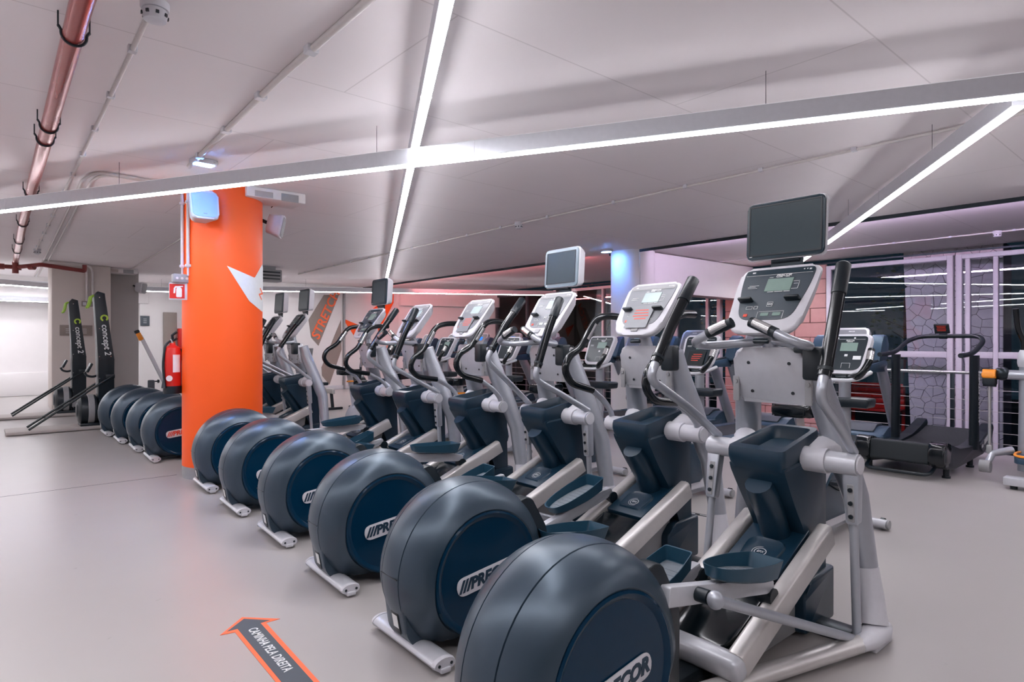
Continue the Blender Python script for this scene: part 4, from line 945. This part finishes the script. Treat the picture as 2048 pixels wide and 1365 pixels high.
# ================================================================== cross trainer at the right edge
def cross_trainer():
    r = thing('cross_trainer', 'grey and orange cross trainer cut off by the right edge of the picture', 'cross trainer', (7.35, 1.27, 0))
    bs = part('base_rail', B().box((.10, -.14, .075), (.14, .66, .075), .008), 'silver_light', r)
    for y in (.12, -.35): part('leveller', B().cyl((.10, y, 0), (.10, y, .04), .03, 10), 'black', bs)
    part('base_beam', B().box((.80, 0, .075), (1.30, .12, .08), .012), 'silver_light', r)
    part('column', B().tube([(.60, .13, .10), (.62, .13, .75), (.60, .13, 1.18)], [.055, .048, .042], 14), 'silver', r, angle=60)
    part('column_sleeve', B().lathe([(.05, 1.14), (.058, 1.18), (.056, 1.26), (.035, 1.31)], (.60, .13, 0), 'z', 16), 'silver_light', r)
    a = part('handle', B().tube(fillet([(.60, .13, 1.28), (.58, .13, 1.40), (.50, .16, 1.50), (.44, .17, 1.72)], .06, 4), .026, 12), 'black_gloss', r, angle=60)
    part('crank_axle', B().tube([(.56, -.25, 1.06), (.56, .26, 1.06)], .048, 16), 'silver', r)
    k = part('crank_cover', B().ell((.55, .30, 1.07), (.075, .07, .07)), 'dark_metal', r)
    part('knob', B().prism(fillet2([(.44, .94), (.56, .93), (.58, 1.06), (.53, 1.11), (.45, 1.09)], .03, 4), .34, .44, 'xz', .02, None, 3), 'black', r)
    part('knob_cap', B().prism(fillet2([(.43, 1.02), (.56, 1.03), (.57, 1.09), (.52, 1.115), (.44, 1.10)], .025, 4), .335, .445, 'xz', .02, None, 3), 'orange_plastic', r)
    part('drop_rod', B().tube([(.50, .39, .94), (.47, .385, .34)], .014, 10), 'chrome', r)
    part('rod_joint', B().box((.47, .385, .30), (.05, .05, .09), .012), 'grey_plastic', r)
    part('roller', B().cyl((.40, .36, .135), (.40, .45, .135), .062, 18), 'grey_plastic', r)
    part('pedal_lever', B().tube([(.41, .40, .14), (.47, .36, .26), (.58, .22, .30)], [.03, .035, .04], 10), 'silver', r)
    M = TR(.43, .05, .245)
    p = part('pedal', B().prism([(x * .95, y * 1.35) for x, y in _po], -.03, .03, 'xy', .012, M), 'treadmill_blue', r)
    part('pedal_rim', B().tube([M @ Vector((x * .93, y * 1.3, .045)) for x, y in _po] + [M @ Vector((_po[0][0] * .93, _po[0][1] * 1.3, .045))], .012, 8), 'orange_plastic', p)
    part('console_shell', B().ell((.70, -.06, 1.50), (.05, .14, .17)), 'white_plastic', r)
    part('console_arm', B().tube([(.62, .05, 1.25), (.68, 0, 1.40)], .03), 'silver', r)
    part('flywheel_cover', B().prism(fillet2([(.75, .10), (1.40, .10), (1.40, .60), (.90, .72), (.72, .50)], .15, 5), -.16, .10, 'xz', .05, None, 3), 'treadmill_blue', r)
cross_trainer()

# ================================================================== ski machines
def ski_proto():
    r = thing('ski_machine', 'x', 'ski machine', (0, 0, 0), 0, 'ski machines by the pier')
    # origin under the tower's rear, tower faces -x
    part('platform', B().box((-.62, 0, .03), (1.20, .60, .045), .01), 'beige_grey', r)
    tw = B(); tw.prism([(-.06, .06), (.16, .06), (.16, 1.10), (.035, 2.17), (-.06, 2.20), (-.115, 2.13), (-.06, 1.10)], -.13, .13, 'xz', .012)
    for v in tw.bm.verts:
        if v.co.z > 1.1: v.co.y *= 1 - .25 * (v.co.z - 1.1) / 1.1
    t = part('tower', tw, 'navy' if False else 'black', r)
    part('tower_joint', B().box((.05, -.133, 1.10), (.225, .004, .006)), 'dark_metal', t)
    ob('lettering', text_me('concept 2', .125, 'ink_white', .001, .12, .002), t, frame((.045, -.138, 1.42), (.10, .04, -1), (1, 0, .10)))
    b = B(); n = 18
    for k in range(n - 3):
        a0, a1 = 2 * PI * (k + 2) / n, 2 * PI * (k + 3) / n
        b.prism([(.055 * math.cos(a0), .055 * math.sin(a0)), (.055 * math.cos(a1), .055 * math.sin(a1)), (.03 * math.cos(a1), .03 * math.sin(a1)), (.03 * math.cos(a0), .03 * math.sin(a0))], 0, .004, 'xy', 0, frame((.02, -.133, 1.77), (0, .02, -1), (1, 0, 0)))
    part('emblem', b, 'ink_green', t)
    b = B()
    for z in (.15, .45, .8, 1.15, 1.6, 2.1):
        for x in (-.045, .11):
            if z < 1.2 or x < 0: b.cyl((x if z < 1.2 else x + .0, -.134, z), (x, -.137, z), .007, 8)
    part('screw', b, 'chrome', t)['kind'] = 'stuff'
    fw = part('flywheel', B().lathe([(.06, -.33), (.18, -.32), (.225, -.29), (.235, -.25), (.235, -.09), (.20, -.07)], (0, 0, .30), 'x', 32), 'black', r, angle=35)
    part('flywheel_guard', B().lathe([(.236, -.20), (.243, -.195), (.243, -.12), (.236, -.115)], (0, 0, .30), 'x', 32), 'grey_plastic', fw, angle=35)
    part('fan_cover', B().lathe([(.04, -.345), (.10, -.34), (.12, -.325)], (0, 0, .30), 'x', 24), 'dark_metal', fw)
    part('fan_base', B().box((-.15, 0, .07), (.30, .34, .05), .01), 'black', fw)
    ar = part('monitor_arm', B().tube(fillet([(-.06, 0, .84), (-.12, 0, .82), (-.20, 0, .84), (-.23, 0, .90)], .03, 3), .018, 8), 'black', r)
    part('monitor', B().box((0, 0, 0), (.04, .18, .16), .015, 2, TR(-.17, 0, .97, 0, 25, 0)), 'black', ar)
    for s in (-1, 1):
        h = part('pull_handle', B().tube(fillet([(-.115, s * .08, 2.13), (-.15, s * .085, 2.11), (-.17, s * .09, 1.98), (-.20, s * .09, 1.93)], .03, 3), .018, 10), 'green', r)
        part('cord', B().tube([(-.10, s * .07, 2.12), (-.075, s * .06, 1.4), (-.07, s * .05, .55)], .004, 6), 'ink_white', h)
        part('brace', B().tube([(.13, s * .145, .83), (-.02, s * .16, .73), (-.95, s * .20, .06)], .017, 8), 'black', r)
    part('brace_clamp', B().box((.10, 0, .83), (.13, .32, .07), .012), 'black', r)
    part('spec_plate', B().box((-.06 + .03, -.133, .22), (.07, .004, .12)), 'grey_plastic', t)
    return r
sp = ski_proto(); sp.location = (1.56, 12.05, 0); sp['label'] = 'black ski machine with green handles, the nearer one on the right'
s2 = copy_tree(sp); s2.location = (1.45, 14.45, 0); s2['label'] = 'black ski machine with green handles, the farther one on the left'

# ================================================================== rowers
def rower_proto():
    r = thing('rowing_machine', 'x', 'rowing machine', (0, 0, 0), 0, 'rowing machines by the stretch wall')
    part('monorail', B().box((0, 0, .38), (1.35, .06, .10), .012), 'aluminium', r)
    part('seat', B().prism(fillet2([(-.14, -.15), (.10, -.15), (.12, .15), (-.14, .15)], .06, 4), .47, .53, 'xy', .02), 'black', r)
    part('rear_leg', B().tube([(-.55, 0, .36), (-.62, 0, .05)], 1, 8, True, .045, .03), 'dark_metal', r); part('rear_foot', B().box((-.62, 0, .03), (.07, .42, .05), .015), 'black', r)
    part('front_leg', B().tube([(.72, 0, .40), (.80, 0, .05)], 1, 8, True, .05, .03), 'dark_metal', r); part('front_foot', B().box((.80, 0, .03), (.07, .56, .05), .015), 'black', r)
    fw = part('flywheel', B().lathe([(.05, -.09), (.22, -.08), (.25, -.05), (.25, .05), (.22, .08), (.05, .09)], (.92, 0, .45), 'y', 28), 'black', r, angle=35)
    part('fan_guard', B().lathe([(.10, -.10), (.20, -.095), (.21, -.085)], (.92, 0, .45), 'y', 28), 'grey_plastic', fw)
    fp_ = part('footplate', B().box((0, 0, 0), (.03, .40, .34), .012, 2, TR(.62, 0, .44, 0, -40, 0)), 'black', r)
    part('handle', B().tube([(.66, -.22, .56), (.66, .22, .56)], .016, 10), 'black_gloss', r)
    a = part('monitor_arm', B().tube(fillet([(.78, .06, .50), (.70, .06, .95), (.62, .04, 1.10)], .1, 4), 1, 8, True, .045, .02), 'black', r)
    part('monitor', B().box((0, 0, 0), (.03, .20, .18), .012, 2, TR(.60, 0, 1.16, 0, -20, 0)), 'grey_plastic', a)
    ob('lettering', text_me('concept 2', .07, 'ink_white', .0006, .1, .001), a, frame((.722, .035, .80), (-.12, 0, 1), (-1, 0, -.12)))
    return r
rp_ = rower_proto(); rp_.location = (6.2, 11.3, 0); rp_.rotation_euler = (0, 0, rad(90)); rp_['label'] = 'rowing machine with black seat, nearer one behind the sixth elliptical'
r2 = copy_tree(rp_); r2.location = (5.5, 12.6, 0); r2.rotation_euler = (0, 0, rad(90)); r2['label'] = 'rowing machine with black seat, farther one before the stretch wall'
r3 = thing('stored_rower', 'rowing machine standing on end behind the farthest drums, bright slanted rail', 'rowing machine', (2.82, 14.6, 0))
part('monorail', B().box((0, 0, 0), (.07, .06, 1.3), .012, 2, TR(.0, 0, .92, 0, -24, 0)), 'white_plastic', r3)
part('end_stop', B().box((0, 0, 0), (.085, .08, .16), .015, 2, TR(-.275, 0, 1.49, 0, -24, 0)), 'orange_plastic', r3)
part('end_cap', B().box((0, 0, 0), (.09, .09, .06), .015, 2, TR(-.325, 0, 1.59, 0, -24, 0)), 'black', r3)
part('clamp', B().box((.27, 0, .44), (.13, .10, .26), .02), 'slate', r3); part('clamp', B().box((-.05, .1, .46), (.12, .10, .26), .02), 'slate', r3)
part('knob', B().lathe([(.012, .0), (.015, .05), (.04, .06), (.03, .09)], (.33, 0, .52), 'x', 14), 'black', r3); part('knob', B().lathe([(.012, .0), (.015, .05), (.04, .06), (.03, .09)], (.01, .1, .56), 'x', 14), 'black', r3)
part('foot', B().box((.2, 0, .15), (.5, .4, .3), .04), 'black', r3)

# ================================================================== on and around the columns
def box_unit(x, y, w_, d_, label):
    r = thing('ventilation_unit', label, 'ventilation unit', (x, y, 0))
    part('case', B().box((0, 0, 2.945), (w_, d_, .108), .012), 'white_paint', r)
    part('grille', B().box((w_ * .22, -d_ / 2 - .002, 2.93), (w_ * .3, .006, .08), .002), 'grey_plastic', r)
    part('grille', B().box((-w_ * .22, -d_ / 2 - .002, 2.93), (w_ * .3, .006, .06), .002), 'beige_grey', r)
box_unit(2.42, 6.80, .62, .36, 'flat white ceiling unit at the top of the orange column')
box_unit(2.42, 16.15, .66, .40, 'flat white ceiling unit at the top of the beige pier')
def speaker(loc, rz, ry, sc, label, cloth='cloth_blue_lit'):
    r = thing('loudspeaker', label, 'loudspeaker', loc, rz, 'loudspeakers on the columns')
    M = Matrix.Rotation(rad(ry), 4, 'X') @ Matrix.Scale(sc, 4)
    o = fillet2([(-.12, -.15), (.12, -.15), (.125, .13), (-.125, .13)], .05, 4)
    b = B(); b.prism(o, -.09, .09, 'xz', .025, M, 3)
    for v in b.bm.verts:
        l = M.inverted() @ v.co
        if l.y > .02: v.co = M @ Vector((l.x * .72, l.y, l.z * .8))
    part('cabinet', b, 'white_plastic', r)
    part('grille', B().prism([(x * .86, z * .86 - .004) for x, z in o], -.096, -.088, 'xz', .004, M), cloth, r)
    part('badge', B().box((0, -.097, -.105), (.03, .003, .006), 0, 1, M), 'grey_plastic', r)
    part('bracket', B().tube([M @ Vector((0, .09, 0)), M @ Vector((0, .19, .02))], .02, 8), 'dark_metal', r)
sp1, n1 = on_column(417, 421, .16)
speaker(sp1[:], 0, -14, 1.06, 'white loudspeaker with blue lamplight painted into its grille on the front of the orange column')
speaker((2.57, 7.08, 2.71), 62, 12, .9, 'tilted grey loudspeaker on the right side of the orange column', 'grey_plastic')
speaker((2.86, 16.3, 2.62), 50, 8, .9, 'grey loudspeaker under the ceiling unit of the beige pier', 'grey_plastic')
tag(part('speaker_cable', B().tube(fillet([(2.47, 7.0, 2.99), (2.53, 6.98, 2.93), (2.50, 7.02, 2.885)], .05, 4), .006, 6), 'black'), 'thin black cable looping above the tilted loudspeaker', 'cable')
cdt = thing('conduit_pair', 'two white conduits running down the orange column into a grey box', 'conduit', (0, 0, 0))
for px in (368, 379):
    (x, y, _), n_ = on_column(px, 500, .016)
    part('pipe', B().tube([(x, y, 2.14), (x, y, 2.99)], .016, 10), 'white_plastic', cdt)
    for z in (2.16, 2.80): part('clip', B().box((x, y, z), (.05, .036, .03), .006), 'white_plastic', cdt)
    part('gland', B().cyl((x, y, 2.06), (x, y, 2.14), .010, 8), 'white_plastic', cdt)
(jx, jy, _), n_ = on_column(371, 550, .045)
j = part('junction_box', B().box((jx, jy, 2.03), (.16, .09, .09), .012), 'grey_plastic', cdt)
for k in range(3): part('knockout', B().cyl((jx - .045 + k * .045, jy - .044, 2.03), (jx - .045 + k * .045, jy - .049, 2.03), .013, 10), 'conduit', j)
sg = thing('extinguisher_sign', 'red and white fire extinguisher sign sticking out of the orange column', 'sign', (1.556, 6.969, 1.901), -14)
part('panel', B().box((0, 0, 0), (.17, .02, .17), .004), 'white_plastic', sg)
part('red_field', B().box((-.012, -.0105, 0), (.135, .003, .145)), 'red', sg)
b = B(); b.prism(fillet2([(-.02, -.06), (.03, -.06), (.03, .025), (.02, .04), (-.01, .04), (-.02, .025)], .012), -.0135, -.0115, 'xz'); b.prism([(-.045, -.02), (-.03, -.02), (-.025, .035), (.04, .045), (.04, .056), (-.03, .050), (-.042, .03)], -.0135, -.0115, 'xz')
part('pictogram', b, 'ink_white', sg)
part('bracket', B().box((.088, .02, 0), (.014, .06, .05), .003), 'grey_plastic', sg)
ex = thing('fire_extinguisher', 'red fire extinguisher hanging on the left side of the orange column', 'fire extinguisher', (1.545, 7.17, .86))
part('cylinder', B().lathe([(.078, .07), (.083, .08), (.083, .42), (.07, .47), (.03, .50), (.028, .52)], axis='z', n=28), 'red', ex, angle=35)
part('base_ring', B().lathe([(.085, 0), (.087, .01), (.087, .075), (.08, .08)], axis='z', n=28), 'black', ex, angle=35)
v = part('valve', B().cyl((0, 0, .52), (0, 0, .56), .022, 12), 'chrome', ex)
part('lever', B().tube([(.0, -.01, .55), (-.01, -.03, .60), (.03, -.05, .635)], .014, 8), 'black', v); part('lever', B().tube([(.0, -.01, .54), (.03, -.05, .565)], .012, 8), 'black', v)
part('hose', B().tube(fillet([(-.02, 0, .54), (-.075, -.03, .50), (-.095, -.03, .30), (-.085, -.04, .14)], .06, 4), .012, 8), 'black', ex)
part('nozzle', B().tube([(-.085, -.04, .15), (-.09, -.05, .06)], [.014, .024], 10), 'black', ex)
b = B()
for (a0, a1, z0, z1) in ((-100, -50, .22, .40),):
    n = 6; rr = .0845
    V = [[b.bm.verts.new((rr * math.cos(rad(a0 + (a1 - a0) * k / n)), rr * math.sin(rad(a0 + (a1 - a0) * k / n)), z)) for k in range(n + 1)] for z in (z0, z1)]
    for k in range(n): b.bm.faces.new((V[0][k], V[0][k + 1], V[1][k + 1], V[1][k]))
part('label', b, 'ink_white', ex)
part('tag', B().lathe([(.03, -.002), (.03, .002)], (-.05, -.095, .16), 'y', 18), 'ink_white', ex)
part('bracket', B().box((.075, .0, .40), (.04, .05, .12), .008), 'dark_metal', ex)

# plaques, switches and signs on the pier and far wall
def plaque(name, c, d, m, label, cat='sign', extra=None):
    o = thing(name, label, cat, c); part('plate', B().box((0, 0, 0), d, .003), m, o)
    if extra: part('print', extra, 'ink_white', o)
    return o
e = B()
for x in (-.13, .13):
    for k in range(3): e.box((x, -.012, .03 - k * .04), (.10, .003, .008))
plaque('information_sign', (1.60, 15.785, 1.62), (.56, .02, .22), 'wall_taupe', 'dark grey sign plate on the beige pier behind the ski machines', extra=e)
o = thing('switch_panel', 'row of three wall switches on the beige pier', 'switch', (1.83, 15.78, 2.18))
part('back_plate', B().box((0, 0, 0), (.28, .02, .11), .004), 'wall_taupe', o)
for k in (-.09, 0, .09): part('switch', B().box((k, -.014, 0), (.06, .014, .07), .004), 'white_plastic', o)
e = B()
for k in range(3): e.box((0, -.012, .05 - k * .05), (.08, .003, .012))
plaque('room_sign', (3.52, 19.48, 1.95), (.22, .02, .27), 'slate', 'small dark room sign on the white wall left of the extinguisher', extra=e)
plaque('fire_sign', (4.62, 19.48, 2.15), (.17, .02, .17), 'red', 'tiny red fire sign on the far white wall', extra=B().box((0, -.012, 0), (.06, .003, .09)))
o = thing('fire_cabinet', 'red fire cabinet on the far wall behind the extinguisher', 'cabinet', (4.62, 19.36, 1.45)); part('case', B().box((0, 0, 0), (.6, .24, .6), .01), 'red', o); part('door_label', B().box((.1, -.122, .02), (.14, .004, .12)), 'ink_white', o)
tag(part('wall_bracket', B().box((2.72, 19.42, 1.63), (.5, .1, .12), .02).box((3.05, 19.45, 1.63), (.4, .05, .06), .01), 'slate'), 'small black wall bracket above the stored rower', 'bracket')
o = thing('air_vent', 'dark slotted air vent under the ceiling right of the orange column', 'air vent', (4.75, 13.6, 2.80)); part('case', B().box((0, 0, 0), (.55, .3, .26), .02), 'grey_plastic', o); part('hanger', B().box((0, 0, .165), (.3, .2, .07)), 'grey_plastic', o)
for k in range(3): part('slat', B().box((0, -.152, .07 - k * .07), (.46, .01, .035)), 'black', o)

# ================================================================== ceiling services
def clamps(t, pts, r, m='black'):
    for p in pts:
        b = B(); n = 12; path = [(p[0] + (r + .006) * math.cos(PI + PI * k / n), p[1], p[2] + (r + .006) * math.sin(PI + PI * k / n)) for k in range(n + 1)]
        path = [(path[0][0] - .012, p[1], p[2] + .03)] + [(path[0][0], p[1], p[2] + .01)] + path + [(path[-1][0], p[1], p[2] + .01), (path[-1][0] + .012, p[1], p[2] + .03)]
        b.tube(path, .007, 6); b.cyl((p[0] - r - .018, p[1], p[2] + .02), (p[0] - r - .018, p[1], CEIL - .001), .004, 6); b.cyl((p[0] + r + .018, p[1], p[2] + .02), (p[0] + r + .018, p[1], CEIL - .001), .004, 6)
        part('clamp', b, m, t)
t = thing('red_pipe', 'thick red sprinkler pipe running under the ceiling at the upper left', 'pipe', (0, 0, 0))
part('pipe', B().tube([(.33, -4.8, 2.90), (.36, 3.4, 2.90), (.40, 6.0, 2.90), (.46, 10.0, 2.90), (.58, 15.0, 2.90)], .046, 18), 'red_pipe', t, angle=60)
clamps(t, [(.368, 3.72, 2.90), (.39, 5.40, 2.90), (.395, 5.78, 2.90), (.43, 7.95, 2.90), (.46, 10.05, 2.90), (.50, 11.9, 2.90), (.53, 13.2, 2.90)], .046)
t = thing('red_branch_pipe', 'thinner dark red pipe branching across below the sprinkler pipe', 'pipe', (0, 0, 0))
part('pipe', B().tube(fillet([(-3.4, 15.2, 2.80), (.6, 15.1, 2.80), (.95, 14.7, 2.84), (1.62, 15.0, 2.80), (1.66, 15.03, 2.80), (1.66, 15.03, 2.92)], .05, 4), .040, 12), 'red_dark', t, angle=60)
for x in (.35, .60, .78): part('coupling', B().cyl((x, 15.12 if x < .7 else 14.9, 2.80), (x + .07, 15.11 if x < .7 else 14.83, 2.80), .055, 14), 'red_dark', t)
part('drop', B().cyl((.58, 15.08, 2.68), (.58, 15.08, 2.90), .05, 14), 'red_dark', t)
def conduit(pts, r, label, clips=0, name='ceiling_conduit', m='conduit'):
    t = thing(name, label, 'conduit', (0, 0, 0), 0, 'conduits under the ceiling')
    part('pipe', B().tube(fillet(pts, .18, 5), r, 8), m, t, angle=60)
    P = [Vector(p) for p in pts]
    for a, c in zip(P, P[1:]):
        n = int((c - a).length / .75)
        for k in range(n if clips else 0):
            q = a.lerp(c, (k + .5) / n); part('clip', B().box((q.x, q.y, q.z + .006), (r * 3.2, r * 3.2, r * 2 + .012), .003, 1), 'white_plastic', t)
zc = 2.98
conduit([(.64, 3.50, zc), (.70, 6.8, zc), (.80, 13.5, zc)], .014, 'white conduit from the smoke detector beside the red pipe', 1)
conduit([(1.38, 1.2, zc), (1.385, 3.7, zc), (1.47, 6.2, zc)], .020, 'white conduit leading to the blue emergency lamp near the orange column', 1)
conduit([(1.60, 7.02, zc), (.86, 6.93, zc), (.80, 7.35, zc), (1.02, 15.2, zc), (1.1, 19.2, zc)], .014, 'bent conduit turning from the orange column toward the far wall', 0)
conduit([(1.63, 7.08, zc), (.92, 6.99, zc), (.87, 7.4, zc), (1.09, 15.2, zc), (1.17, 19.2, zc)], .014, 'second bent conduit beside the first, nearer the column', 0)
conduit([(5.49, -4.0, zc), (5.52, 4.1, zc), (5.55, 6.3, zc), (5.72, 12.0, zc), (5.8, 14.5, zc)], .013, 'long thin conduit across the middle of the ceiling', 1)
conduit([(11.5, -3.0, 3.025), (11.6, 7.3, 3.025)], .012, 'conduit along the lilac ceiling above the glass wall', 1)
conduit([(1.78, 15.76, 2.24), (1.78, 15.76, 2.86), (1.72, 15.6, 2.96), (1.0, 15.3, 2.96)], .022, 'conduit pair running down the beige pier to the switches, left pipe', 0)
conduit([(1.88, 15.76, 2.24), (1.88, 15.76, 2.90), (1.78, 15.5, 2.97), (1.0, 15.2, 2.97)], .022, 'conduit pair running down the beige pier to the switches, right pipe', 0)
conduit([(2.6, 15.9, 2.97), (2.3, 7.9, 2.97)], .014, 'conduit between the orange column and the beige pier', 0)
def detector(c, r, label):
    t = thing('smoke_detector', label, 'smoke detector', c, 0, 'smoke detectors')
    part('base', B().lathe([(r, 0), (r, -.03), (r * .95, -.035)], axis='z', n=24), 'white_plastic', t, angle=35)
    h = part('head', B().lathe([(r * .8, -.035), (r * .9, -.05), (r * .78, -.085), (r * .4, -.095)], axis='z', n=24), 'white_plastic', t, angle=35)
    for k in range(8): part('vent', B().box((r * .85, 0, -.062), (.012, r * .22, .014), 0, 1, TR(0, 0, 0, 0, 0, k * 45)), 'black', h)
detector((.645, 3.34, CEIL), .062, 'white smoke detector at the top left beside the red pipe')
detector((5.55, 6.32, CEIL), .055, 'small smoke detector on the conduit at mid ceiling')
detector((11.55, 2.35, 3.04), .06, 'smoke detector on the lilac ceiling at the right edge')
detector((.82, 13.6, CEIL), .055, 'smoke detector far left near the red branch pipe')
def emergency(c, rz, label):
    t = thing('emergency_lamp', label, 'emergency lamp', c, rz, 'emergency lamps')
    part('case', B().box((0, 0, -.022), (.20, .13, .044), .01), 'white_plastic', t)
    part('lens', B().box((0, 0, -.047), (.15, .08, .008)), 'emergency', t)
    part('cable_loop', B().tube(fillet([(.06, -.06, -.02), (.07, -.09, -.03), (.09, -.06, -.01)], .03, 3), .006, 6), 'conduit', t)
emergency((1.53, 5.95, CEIL), 10, 'emergency lamp glowing blue on the ceiling in front of the orange column')
emergency((8.36, 7.20, CEIL), 90, 'emergency lamp glowing blue beside the round column')
